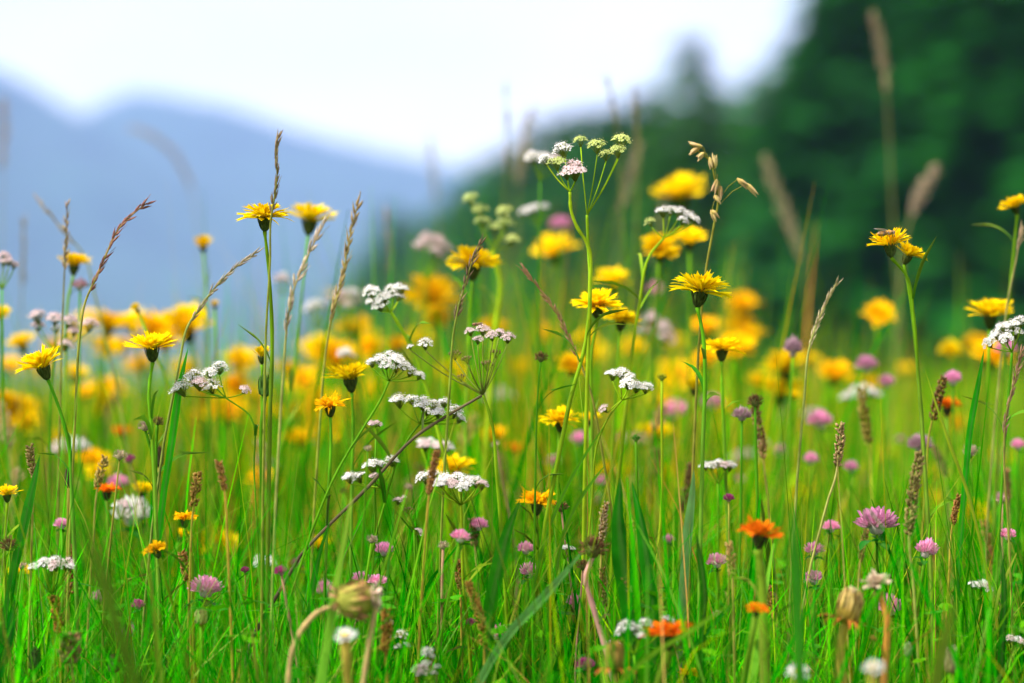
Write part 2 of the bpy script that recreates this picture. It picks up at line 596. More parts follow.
# ------------------------------------------------------------------ grass ears
def ear(pts, d, frac, style='slender', col=TAN, col2=None, rad=.0007, size=1.0, label=None, noun='seeding grass ear', name='grass_ear',
        group='seeding grass ears above the meadow', cat='grass ear', scol=None):
    """pts: stalk traced from tip downwards; the upper frac of the traced length carries the seed head"""
    P = [at(*q, d) for q in pts]
    bs = to_base(P)
    root = thing(name, cat, group, bs, label, pts[0], noun, d)
    up = smooth(P, 10)
    full = smooth(P + [bs], 8)
    mb = MB()
    n = len(full)
    if style == 'slender':
        size *= .64
        col = tuple(v * .75 for v in col)
        col2 = tuple(v * .8 for v in col2) if col2 else None
    if style == 'fluffy':
        size *= .72
        col = tuple(v * .8 for v in col)
    sc = scol or mixc(col, OLIVE, .35)
    mb.tube([q - bs for q in full], [rad * (.55 + .8 * i / n) for i in range(n)], [cj(mixc(sc, YGREEN, .6 * i / n), .12) for i in range(n)], 5)
    obj('stalk', mb, M_DRY, root)
    L = [0]
    for i in range(1, len(up)):
        L.append(L[-1] + (up[i] - up[i - 1]).length)
    tot = L[-1] * frac

    def sample(s):
        for i in range(1, len(up)):
            if L[i] >= s:
                t = (s - L[i - 1]) / max(1e-9, L[i] - L[i - 1])
                return up[i - 1].lerp(up[i], t), (up[i - 1] - up[i]).normalized()
        return up[-1], (up[-2] - up[-1]).normalized()
    mb = MB()
    if style == 'dense':
        col = (col[0] * .42, col[1] * .40, col[2] * .26)
        col2 = (col2[0] * .46, col2[1] * .42, col2[2] * .28) if col2 else mixc(col, STRAW, .15)
    c2 = col2 or mixc(col, STRAW, .5)
    if style == 'slender':
        n = max(5, int(tot / (.0040 * size)))
        for i in range(n):
            if U(0, 1) < .12:
                continue
            p, t = sample(tot * min(.98, (i + U(-.3, .3) * (i > 0)) / n))
            a = t.cross(Vector((0, 1, 0))).normalized()
            sgn = 1 if i % 2 else -1
            yy = Vector((0, U(-1, 1), 0))
            ax = (t + a * sgn * U(.02, .42) + yy * .25)
            for k in range(2):
                q = p - bs + a * sgn * .0006 * size - t * .001 * k
                mb.spindle(q, ax + Vector((U(-.12, .12), U(-.12, .12), U(-.05, .05))), .0098 * size * U(.6, 1.25), .00105 * size * U(.7, 1.1), cj(col, .25), cj(c2, .25), 5)
            if U(0, 1) < .35:
                mb.tube([p - bs + ax * .006 * size, p - bs + ax * .013 * size], .00016, cj(c2, .2), 3, False)
    elif style == 'dense':
        n = int(tot / (.0011 * min(size, 1.2)))
        for i in range(n):
            s = i / n
            p, t = sample(tot * s)
            rr = .0022 * size * (.55 + .45 * math.sin(PI * min(.92, s * .85 + .12)))
            a = t.orthogonal().normalized()
            b = t.cross(a)
            for k in range(5):
                an = U(0, 2 * PI)
                o = a * math.cos(an) + b * math.sin(an)
                mb.spindle(p - bs + o * rr * .55 + t * U(-.001, .001), o * U(.6, 1.4) + t * 1.0, .0026 * size ** .5 * U(.7, 1.2), .00085 * size ** .5, cj(col, .3), cj(c2, .3), 4)
    elif style == 'fluffy':
        n = int(tot / (.0016 * size))
        for i in range(n):
            s = i / n
            p, t = sample(tot * s)
            a = t.orthogonal().normalized()
            b = t.cross(a)
            rr = .0055 * size * math.sin(PI * min(.95, s * .85 + .1)) + .001
            for k in range(3):
                an = U(0, 2 * PI)
                o = a * math.cos(an) + b * math.sin(an)
                q = p - bs + o * rr * U(.1, 1)
                mb.spindle(q, t * 1.4 + o * .6, .005 * size, .0008 * size, cj(col, .3), cj(c2, .3), 4)
                mb.tube([p - bs - t * .003, q], .00015, col, 3, False)
    obj('seed_head', mb, M_DRY, root)
    return root


def blade(pts, d, wpx, col, label, name='broad_sedge', dd=None):
    """a broad leaf traced from tip to foot"""
    n0 = len(pts)
    P = [at(q[0], q[1], d + (dd[i] if dd else 0)) for i, q in enumerate(pts)]
    bs = to_base(P)
    c = smooth(P + [bs], 7)
    n = len(c)
    w = wpx / F * d * .5
    V, C, Fs = [], [], []
    for i, p in enumerate(c):
        t = i / (n - 1)
        tg = (c[min(i + 1, n - 1)] - c[max(i - 1, 0)]).normalized()
        sd = Vector((1, .45, 0))
        sd = (sd - tg * sd.dot(tg)).normalized()
        nm = tg.cross(sd)
        ww = w * (min(1, .03 + (t * 2.6) ** .75) if t < .4 else 1.0 - .35 * (t - .4))
        cc = cj(col, .08)
        V += [p - bs - sd * ww, p - bs - sd * ww * .5 + nm * ww * .22, p - bs + nm * ww * .38, p - bs + sd * ww * .5 + nm * ww * .22, p - bs + sd * ww]
        C += [cc, cj(cc, .1), mixc(cc, (.22, .34, .08), .25), cj(cc, .1), cc]
    for i in range(n - 1):
        a = i * 5
        for k in range(4):
            Fs.append((a + k, a + k + 1, a + 6 + k, a + 5 + k))
    mb = MB()
    mb.add(V, Fs, C)
    o = obj(name, mb, M_LEAF, None, bs)
    o['label'] = label
    o['category'] = 'grass blade'
    o['kind'] = 'thing'
    o['group'] = 'broad grass blades'
    return o


def bud(x, y, w, h, d, col, tip, label=None, via=None, axis=(0, 0), reflex=0, name='flower_bud', group='closed flower buds', scol=GREEN, noun='closed bud', srad=.0012):
    R, Hh = w * .5 / F * d, h / F * d
    ax = Vector((axis[0], axis[1], 1)).normalized()
    p = at(x, y + h * .5, d)
    vp = [at(*q, d) for q in via] if via else None
    bs = to_base([p] + vp) if vp else base_under(p)
    root = thing(name, 'bud', group, bs, label, (x, y), noun, d)
    mb = MB()
    path = [q - bs for q in stem_path(p, bs, ax, vp)]
    n = len(path)
    mb.tube(path, [srad * (1.1 + .3 * i / n) for i in range(n)], [cj(scol, .1)] * n, 6)
    obj('stem', mb, M_STEM, root)
    mb = MB()
    mb.lathe([(R * .35, 0), (R * .85, Hh * .14), (R, Hh * .32), (R * .85, Hh * .58), (R * .55, Hh * .80), (R * .30, Hh * .9)], mixc(col, (.02, .02, .01), .25), 14, .14)
    for row in range(3):
        for i in range(9):
            az = 2 * PI * (i + row * .5 + U(-.15, .15)) / 9
            r = R * (.95, .98, .8)[row]
            mb.strap((r * math.cos(az), r * math.sin(az), Hh * (.12, .28, .45)[row]), az, 1.45, 1.75, Hh * (.5, .5, .45)[row], R * .5, cj(col, .45), cj(mixc(col, tip, .25), .4), 4, -.5, -.3, U(-.3, .3))
    for i in range(reflex):
        az = 2 * PI * (i + U(-.3, .3)) / reflex
        mb.strap((R * .7 * math.cos(az), R * .7 * math.sin(az), Hh * .1), az, .3, -.9 + U(-.4, .4), R * 1.5, R * .35, cj((.35, .14, .02), .2), cj((.40, .12, .02), .25), 3, -.3, -.3, U(-.8, .8))
    obj('calyx', mb, M_CALYX, root, p - bs, axis=ax)
    mb = MB()
    for i in range(22):
        az = U(0, 2 * PI)
        r = R * .28 * math.sqrt(U(0, 1))
        mb.strap((r * math.cos(az), r * math.sin(az), Hh * .78), az, 1.4 + U(-.1, .1), 1.2 + U(-.5, .2), Hh * .28 * U(.7, 1.1), R * .16, cj(tip, .15), cj(tip, .15), 2, .3, .05)
    obj('tuft', mb, M_PETAL, root, p - bs, axis=ax)
    return root


exec_tables = True
# ================================================================== THE FLOWERS OF THE PHOTOGRAPH
YG = 'yellow flowers of the meadow'
# x, y, width, distance, axis lean, kind, stem waypoints, label
Yt = [
 (265, 218, 46, 1.75, (0, -.10), 'f', [(268, 262), (272, 330), (270, 420)], 'sharp yellow flower on a tall green stem against the blue mountain, grass ear crossing it'),
 (310, 221, 50, 2.02, (.06, 0), 'n', None, 'softly blurred yellow flower touching the sharp one against the blue mountain'),
 (74, 266, 34, 2.0, (.05, 0), 'n', [(68, 300), (66, 360)], 'yellow flower on a dark stem behind a brown ear, at left before the mountain'),
 (203, 247, 27, 2.15, (.05, -.9), 'c', [(206, 290), (208, 350)], 'small round golden flower standing alone before the blue mountain'),
 (43, 368, 44, 1.74, (-.30, -.10), 'n', [(58, 405), (68, 440), (72, 500)], 'sharp lemon yellow flower leaning left on a dark bent stem at far left'),
 (152, 349, 46, 1.72, (.06, -.05), 'n', [(149, 390), (152, 430), (155, 490)], 'sharp yellow flower with upswept petals on an upright stem left of the white umbel'),
 (473, 266, 52, 1.98, (0, 0), 'f', [(470, 310), (468, 360)], 'flat yellow flower behind a dark grass ear in the middle, just below the green buds'),
 (350, 380, 44, 1.83, (-.05, 0), 'n', [(353, 420), (352, 480)], 'yellow flower with full round cushion left of the middle white umbels'),
 (330, 407, 36, 1.76, (0, 0), 'r', [(331, 440), (328, 500)], 'ragged half withered yellow flower just below the cushion shaped one'),
 (597, 306, 46, 1.85, (0, -.05), 'f', [(592, 350), (592, 420)], 'yellow flower, left of an overlapping pair, crossed by the tall umbel stem'),
 (621, 321, 36, 1.92, (.1, 0), 'f', None, 'yellow flower, right and lower of the overlapping pair at the middle'),
 (700, 292, 53, 1.76, (.06, 0), 'f', [(703, 335), (705, 380), (703, 440)], 'large sharp yellow flower with drooping right petals, right of centre'),
 (722, 350, 40, 1.86, (.05, 0), 'f', [(722, 390), (724, 430)], 'flat yellow flower on a dark cup below the large sharp one'),
 (560, 422, 36, 1.87, (0, 0), 'f', None, 'flat yellow flower in the centre of the meadow below the dead brown head'),
 (890, 246, 40, 1.76, (-.18, .1), 'n', [(906, 275), (914, 320), (918, 370), (922, 420)], 'yellow flower visited by a fly, on a tall bent stem before the dark trees'),
 (908, 256, 32, 1.79, (.35, -.1), 'n', [(909, 290), (915, 340), (920, 400)], 'smaller golden flower tucked behind the flower carrying the fly'),
 (879, 316, 36, 2.4, (0, -1.2), 'n', None, 'round blurred yellow flower facing us before the dark trees at right'),
 (1015, 207, 28, 1.95, (-.35, -.2), 'n', [(1014, 250), (1008, 310)], 'topmost yellow flower on a brown stem at the right edge'),
 (990, 316, 46, 1.95, (.1, 0), 'n', None, 'wide yellow flower beside a white umbel at the right edge'),
 (680, 198, 60, 2.5, (0, 0), 'n', None, 'highest blurred yellow flower before the dark trees, above a white umbel'),
 (660, 252, 44, 2.1, (0, 0), 'n', None, 'blurred yellow flower behind a white umbel bud, left of two'),
 (690, 242, 38, 2.15, (.1, 0), 'n', None, 'blurred yellow flower under a flat white umbel, right of two'),
 (555, 254, 50, 2.55, (0, 0), 'n', None, 'large blurred golden flower left of the tall umbel stem'),
 (430, 300, 60, 2.5, (0, 0), 'n', None, 'widest blurred yellow flower right of the raised white umbel'),
 (452, 471, 46, 1.95, (0, 0), 'f', None, 'yellow flower peeping out behind a broad white umbel low in the middle'),
 (537, 504, 40, 1.82, (0, 0), 'r', [(538, 550)], 'ragged amber flower with drooping petals in the middle grass'),
 (185, 520, 28, 1.72, (.1, 0), 'r', [(190, 545), (192, 590)], 'ragged yellow flower on a brown stem beside a rusty spike at lower left'),
 (156, 551, 28, 1.68, (-.4, -.2), 'r', None, 'tilted yellow flower with few petals, lower left beside the ragged one'),
 (7, 495, 26, 1.75, (0, 0), 'n', [(5, 540), (5, 590)], 'yellow flower cut by the left edge in mid grass'),
 (18, 574, 26, 1.95, (0, 0), 'n', None, 'low yellow flower near the left edge behind the white umbel'),
 (690, 676, 26, 1.70, (.1, 0), 'r', None, 'ragged yellow flower at the bottom edge right of the orange one'),
 (262, 357, 26, 1.80, (.1, 0), 'c', [(262, 400), (262, 460)], 'half closed yellow flower above a green bud at left'),
 (165, 346, 30, 2.3, (0, 0), 'n', None, None), (22, 345, 34, 2.3, (0, 0), 'n', None, None), (25, 424, 36, 2.4, (0, 0), 'n', None, None),
 (4, 400, 26, 2.4, (0, 0), 'n', None, None), (215, 306, 16, 2.1, (0, -.2), 'c', None, None), (137, 310, 16, 2.0, (-.5, 0), 'c', None, None),
 (108, 328, 44, 2.4, (0, 0), 'n', None, None), (132, 326, 40, 2.4, (0, 0), 'n', None, None), (0, 315, 24, 2.1, (0, 0), 'n', None, None),
 (105, 352, 38, 2.6, (0, 0), 'n', None, None), (122, 348, 36, 2.7, (0, 0), 'n', None, None), (85, 395, 34, 2.6, (0, 0), 'n', None, None),
 (75, 376, 34, 2.5, (0, 0), 'n', None, None), (105, 400, 34, 2.6, (0, 0), 'n', None, None), (240, 364, 42, 2.5, (0, 0), 'n', None, None),
 (236, 388, 36, 2.5, (0, 0), 'n', None, None), (92, 463, 40, 2.3, (0, 0), 'n', None, None), (98, 475, 30, 2.2, (0, 0), 'n', None, None),
 (355, 332, 42, 2.6, (0, 0), 'n', None, None), (370, 350, 34, 2.5, (0, 0), 'n', None, None), (397, 347, 30, 2.5, (0, -.5), 'n', None, None),
 (437, 322, 34, 2.5, (0, 0), 'n', None, None), (304, 382, 38, 2.6, (0, 0), 'n', None, None), (288, 372, 34, 2.7, (0, 0), 'n', None, None), (310, 352, 34, 2.8, (0, 0), 'n', None, None),
 (493, 330, 34, 2.6, (0, 0), 'n', None, None), (495, 438, 34, 2.3, (0, 0), 'n', None, None),
 (613, 283, 38, 2.3, (0, 0), 'n', None, None), (572, 368, 36, 2.15, (0, 0), 'f', None, None), (586, 340, 30, 2.5, (0, 0), 'n', None, None),
 (632, 350, 32, 2.6, (0, -.8), 'n', None, None), (741, 308, 40, 2.8, (0, -.6), 'n', None, None), (740, 330, 40, 2.8, (0, -.6), 'n', None, None),
 (590, 420, 22, 1.95, (0, 0), 'n', None, None), (705, 362, 32, 2.3, (0, 0), 'n', None, None), (694, 389, 26, 2.0, (0, 0), 'c', None, None), (705, 330, 34, 2.5, (0, -.4), 'n', None, None),
 (760, 385, 34, 2.5, (0, 0), 'n', None, None), (785, 370, 50, 2.4, (0, 0), 'n', None, None), (835, 378, 42, 2.5, (0, 0), 'n', None, None),
 (808, 362, 30, 2.7, (0, 0), 'n', None, None), (793, 397, 20, 2.2, (0, 0), 'n', None, None), (950, 352, 28, 2.5, (0, 0), 'n', None, None), (975, 345, 28, 2.6, (0, 0), 'n', None, None),
 (143, 492, 24, 1.95, (0, 0), 'n', None, None), (181, 537, 20, 1.9, (.4, 0), 'c', None, None), (218, 550, 48, 2.2, (0, 0), 'n', None, None),
 (298, 442, 38, 2.3, (0, -.3), 'n', None, None), (262, 482, 34, 2.2, (0, -.4), 'n', None, None), (320, 547, 26, 2.05, (0, -.3), 'n', None, None),
 (560, 480, 26, 2.6, (0, 0), 'n', None, None), (662, 475, 34, 2.5, (0, -.6), 'n', None, None), (450, 372, 30, 2.7, (0, 0), 'n', None, None), (520, 370, 28, 3.0, (0, 0), 'n', None, None), (545, 400, 28, 2.9, (0, 0), 'n', None, None), (655, 400, 26, 2.9, (0, 0), 'n', None, None),
 (200, 420, 30, 2.8, (0, 0), 'n', None, None), (60, 440, 26, 2.7, (0, 0), 'n', None, None), (400, 460, 26, 2.8, (0, 0), 'n', None, None), (870, 385, 26, 2.9, (0, 0), 'n', None, None), (905, 372, 24, 3.0, (0, 0), 'n', None, None),
 (725, 410, 26, 2.9, (0, 0), 'n', None, None), (185, 372, 34, 2.7, (0, 0), 'n', None, None), (10, 368, 30, 2.7, (0, 0), 'n', None, None), (270, 415, 30, 2.8, (0, 0), 'n', None, None), (420, 340, 30, 2.9, (0, 0), 'n', None, None),
 (545, 335, 28, 3.1, (0, 0), 'n', None, None), (675, 345, 28, 3.1, (0, 0), 'n', None, None), (335, 300, 30, 2.9, (0, 0), 'n', None, None), (55, 350, 30, 2.8, (0, 0), 'n', None, None),
]
for (x, y, w, d, a, k, via, lab) in Yt:
    daisy_flower('yellow_flower', 'flower', YG, x, y, w, d, a, k, lab, heads=YELLOW[3:] if k == 'f' else YELLOW[:3], via=via,
                 srad=.00115 if (d < 1.8 and w > 40) else .0010, scol=mixc(GREEN, YGREEN, U(0, .6)))

OG = 'orange hawkweed flowers'
for (x, y, w, d, a, via, sr, lab) in [
  (760, 536, 48, 1.58, (.05, 0), [(762, 580), (764, 640)], .0026, 'bright orange flower on a thick hairy stem, right of centre in the foreground'),
  (668, 636, 52, 1.56, (0, 0), [(661, 675)], .0024, 'orange flower beside tiny white blossoms near the bottom edge'),
  (757, 611, 26, 1.56, (.2, -.2), None, .0016, 'small half closed orange flower below the bright orange one'),
  (107, 492, 30, 1.88, (0, 0), None, .0012, 'orange red flower touching a blurred pink clover at left'),
  (947, 408, 32, 2.05, (0, 0), None, .0012, 'wide orange flower among green blades at right, beside a rusty ear'),
  (122, 433, 24, 2.3, (0, -.2), None, .0012, 'blurred orange flower in the grass left of the bent green blade'),
  (515, 450, 26, 2.4, (0, -.3), None, .0012, 'blurred orange flower in the very middle of the grass')]:
    daisy_flower('orange_flower', 'flower', OG, x, y, w, d, a, 'n', lab, heads=ORANGE, cal=CALYX_DK, via=via, srad=sr, scol=mixc(GREEN, OLIVE, .3))

# ---- white umbels
umbel(598, 165, 0, 1.75, label='tallest umbel with greenish tops, rising above everything before the dark trees', node=(587, 215),
      heads=[(580, 141, 15, 'g', .01), (597, 146, 22, 'g', 0), (622, 141, 24, 'g', 0), (618, 151, 20, 'g', -.01), (606, 155, 15, 'g', .01), (563, 150, 22, 'w', .01, (570, 192)), (574, 171, 24, 'p', -.01, (570, 192)), (557, 163, 20, 'g', 0, (570, 192)), (566, 174, 17, 'w', 0, (570, 192)), (546, 160, 14, 'w', .02, (570, 192))],
      stems=[[(588, 240), (590, 290), (586, 340), (570, 400)], [None, (570, 192), (571, 210), (577, 227), (587, 243), (590, 290), (588, 350)]], scol=[YGREEN, YGREEN], srad=.0014)
umbel(487, 338, 0, 1.74, label='pinkish umbel with spread rays and green seed clusters at the very centre', node=(483, 395),
      heads=[(470, 332, 13, 'p', 0), (483, 330, 15, 'p', .008), (492, 336, 15, 'p', -.008), (500, 333, 13, 'p', .004), (508, 338, 14, 'p', 0), (478, 340, 12, 'p', -.01), (425, 344, 17, 'w', 0), (410, 347, 9, 'w', 0),
             (455, 355, 12, 's', .01), (467, 360, 11, 's', -.01), (487, 366, 13, 's', 0), (496, 354, 11, 's', .01), (461, 378, 10, 's', 0)],
      stems=[[(455, 411), (415, 437), (370, 485), (300, 556)], [(490, 415), (497, 480), (502, 540)]], scol=[(.13, .10, .05), YGREEN], srad=.0013)
umbel(200, 380, 0, 1.73, label='sharp white umbel of five clusters at left between two yellow flowers', node=(226, 398),
      heads=[(181, 389, 20, 'w', 0), (194, 378, 20, 'w', .008), (199, 384, 16, 'p', -.01), (211, 387, 19, 'w', 0), (210, 373, 17, 'w', 0), (220, 368, 18, 'w', .006), (245, 390, 12, 'p', 0)],
      stems=[[(250, 416), (254, 470)]], srad=.0007)
umbel(395, 367, 0, 1.73, label='sharp white umbel, upper of two, left of the pinkish central umbel', node=(389, 381),
      heads=[(372, 363, 13, 'w', .004), (380, 360, 15, 'w', .008), (390, 357, 15, 'w', 0), (398, 360, 15, 'w', -.008), (396, 368, 14, 'w', .004), (404, 366, 15, 'w', 0), (411, 372, 13, 'w', .004), (420, 376, 13, 'w', 0), (386, 365, 13, 'w', -.01)],
      stems=[[(384, 393), (362, 430), (338, 470), (312, 530)]], srad=.0009)
umbel(430, 405, 0, 1.75, label='wide sharp white umbel, lower of two, crossing the dark diagonal stem', node=(420, 424),
      heads=[(399, 401, 20, 'w', 0), (411, 400, 15, 'w', .01), (422, 404, 18, 'w', -.006), (434, 406, 18, 'w', 0), (444, 403, 16, 'w', .01), (438, 413, 14, 'w', -.01), (455, 412, 16, 'w', 0), (460, 419, 13, 'w', .004), (428, 412, 13, 'w', .01)],
      stems=[[(410, 436), (380, 520)]], srad=.0009)
umbel(455, 482, 0, 1.72, label='broad flat white umbel low in the middle, in front of a yellow flower', node=(461, 505),
      heads=[(424, 478, 17, 'w', 0), (434, 476, 16, 'w', .01), (445, 479, 17, 'w', -.006), (452, 484, 15, 'p', -.01), (458, 479, 17, 'w', .008), (467, 483, 17, 'w', -.006), (476, 482, 16, 'w', .006), (482, 485, 13, 'p', 0), (440, 483, 13, 'w', -.012), (462, 487, 13, 'w', -.014)],
      stems=[[(462, 530), (463, 580), (468, 630)]], scol=YGREEN, srad=.0012)
umbel(370, 470, 0, 1.75, label='white umbel of five small flat clusters just left of the diagonal stem', node=(382, 488),
      heads=[(349, 478, 15, 'w', 0), (358, 478, 17, 'w', .006), (372, 466, 17, 'w', 0), (380, 465, 14, 'w', .01), (392, 461, 14, 'w', 0), (374, 477, 12, 'p', -.005)],
      stems=[[(392, 495), (412, 520), (418, 560)]], srad=.0007)
umbel(625, 380, 0, 1.74, label='small white umbel of two flat tiers right of centre', node=(622, 400),
      heads=[(613, 375, 15, 'w', 0), (622, 374, 16, 'w', .006), (630, 377, 12, 'w', 0), (628, 384, 15, 'w', -.006), (637, 387, 16, 'w', 0), (646, 388, 15, 'w', .004), (604, 409, 13, 'p', 0)],
      stems=[[(612, 412), (600, 435), (592, 500)]], scol=YGREEN, srad=.0008)
umbel(385, 298, 0, 1.86, label='raised white umbel with a long slanted stem, left of the widest yellow blur', node=(391, 312),
      heads=[(371, 292, 17, 'w', 0), (384, 298, 17, 'w', -.01), (392, 291, 18, 'w', .01), (400, 290, 16, 'w', 0), (380, 305, 17, 'w', 0), (371, 302, 12, 'w', .01), (399, 297, 13, 'w', 0)],
      stems=[[(399, 325), (415, 355), (430, 400)]], scol=YGREEN, srad=.0016)
umbel(675, 217, 0, 1.86, label='white umbel with one bud beside it under the highest yellow flower', node=(664, 238),
      heads=[(663, 212, 14, 'w', 0), (671, 211, 15, 'w', .01), (680, 213, 16, 'w', 0), (689, 217, 15, 'w', .004), (695, 220, 11, 'w', 0), (650, 222, 14, 'g', 0), (683, 221, 12, 'w', -.01)],
      stems=[[(650, 255), (640, 300), (630, 370)]], scol=YGREEN, srad=.0013)
umbel(1004, 336, 0, 1.78, label='white umbel cut by the right edge beside a wide yellow flower', node=(1012, 352),
      heads=[(989, 343, 15, 'w', 0), (997, 335, 17, 'w', .008), (1004, 329, 18, 'w', 0), (1013, 325, 17, 'w', -.006), (1021, 322, 17, 'w', 0), (1006, 338, 14, 'w', -.01), (1017, 333, 15, 'w', .006)],
      stems=[[(1010, 380), (1004, 450)]], srad=.0011)
umbel(52, 568, 48, 1.70, 11, 'w', (0, 0), 'white umbel low at left, star shaped, near the brown spikes', dome=.35)
umbel(60, 324, 0, 1.95, label='pinkish white umbel of loose clusters at left below the purple ear', node=(55, 352),
      heads=[(37, 317, 18, 'p', 0), (38, 326, 17, 'p', .01), (55, 319, 18, 'p', 0), (56, 329, 14, 'w', .01), (70, 322, 17, 'p', 0), (74, 331, 14, 'p', 0), (90, 325, 18, 'p', 0), (66, 345, 15, 'p', 0)],
      stems=[[(52, 380), (50, 450)]], srad=.0012)
umbel(2, 272, 34, 1.95, 7, 'p', (0, 0), 'pinkish white umbel cut by the left edge before the mountain', dome=.9)
umbel(433, 447, 46, 1.92, 9, 'w', (.1, 0), 'softly blurred white umbel between the diagonal stem and the broad flat umbel')
umbel(430, 258, 48, 2.35, 9, 'p', (.2, 0), 'cream blurred umbel against the teal trees, left of the green buds', dome=.9)
umbel(535, 210, 34, 2.3, 7, 'w', (-.2, 0), 'blurred white umbel just left of the tallest umbel')
umbel(540, 160, 40, 2.1, 6, 'w', (0, 0), 'blurred pale umbel behind the top of the tallest umbel')
umbel(640, 320, 0, 2.3, label='blurred pinkish white umbel below the two overlapping yellow flowers', node=(655, 350),
      heads=[(650, 318, 20, 'p', 0), (662, 328, 22, 'p', 0), (666, 338, 20, 'p', 0), (645, 330, 14, 'p', 0)])
umbel(316, 313, 30, 2.4, 7, 'w', (0, 0), 'blurred white umbel right of the pale tan ear', dome=.8)
umbel(346, 308, 44, 2.4, 8, 'p', (0, 0), 'blurred cream umbel behind the brown ear left of the raised umbel', dome=.8)
umbel(345, 360, 24, 2.1, 6, 'w', (0, 0), 'small blurred white umbel just above the cushion shaped yellow flower', dome=.9)
umbel(282, 285, 24, 2.3, 6, 'p', (0, 0), 'blurred pink white umbel just right of the tallest left flower stem', dome=.9)
umbel(718, 465, 34, 1.86, 7, 'w', (0, 0), 'small flat white umbel among blades right of centre', dome=.1)
umbel(376, 425, 20, 1.76, 5, 'p', (0, 0), 'tiny pinkish umbel between the two sharp white umbels at left')
umbel(630, 629, 0, 1.62, label='tiny white blossoms tucked behind the low orange flower', node=(634, 655),
      heads=[(626, 627, 17, 'w', 0), (637, 630, 14, 'w', .005), (646, 624, 14, 'w', 0), (640, 636, 12, 'w', 0), (668, 622, 16, 'w', .02), (620, 633, 12, 'w', 0)], srad=.0008)
umbel(575, 640, 0, 1.66, label='tiny white blossoms scattered near the rusty spike at bottom', node=(402, 655),
      heads=[(393, 637, 10, 'w', 0), (401, 635, 12, 'w', .005), (398, 647, 9, 'w', 0), (406, 645, 8, 'w', 0)], srad=.0006)
umbel(428, 655, 0, 1.62, label='upright cluster of tiny white blossoms at the bottom, right of the rusty spike', node=(427, 680),
      heads=[(427, 652, 12, 'w', 0), (430, 657, 10, 'w', .005), (426, 664, 10, 'w', 0), (437, 667, 8, 'w', 0), (421, 671, 17, 'p', -.01), (434, 673, 8, 'w', 0)], srad=.0008)
umbel(486, 212, 0, 2.1, label='cluster of young green umbel buds before the dark trees left of centre', node=(492, 250),
      heads=[(471, 199, 18, 'g', 0), (480, 210, 20, 'g', 0), (483, 222, 18, 'g', 0), (494, 228, 16, 'g', 0), (505, 212, 18, 'g', 0), (505, 224, 20, 'g', .02), (512, 240, 16, 'g', 0)],
      stems=[[(500, 280), (495, 330)]], scol=YGREEN, srad=.0022)
umbel(401, 506, 0, 1.74, label='faded brown and white umbel remnant right of the diagonal stem', node=(414, 530),
      heads=[(398, 501, 12, 'p', 0), (408, 511, 11, 's', 0), (404, 498, 8, 'p', 0), (419, 532, 10, 'p', 0)], srad=.0007)

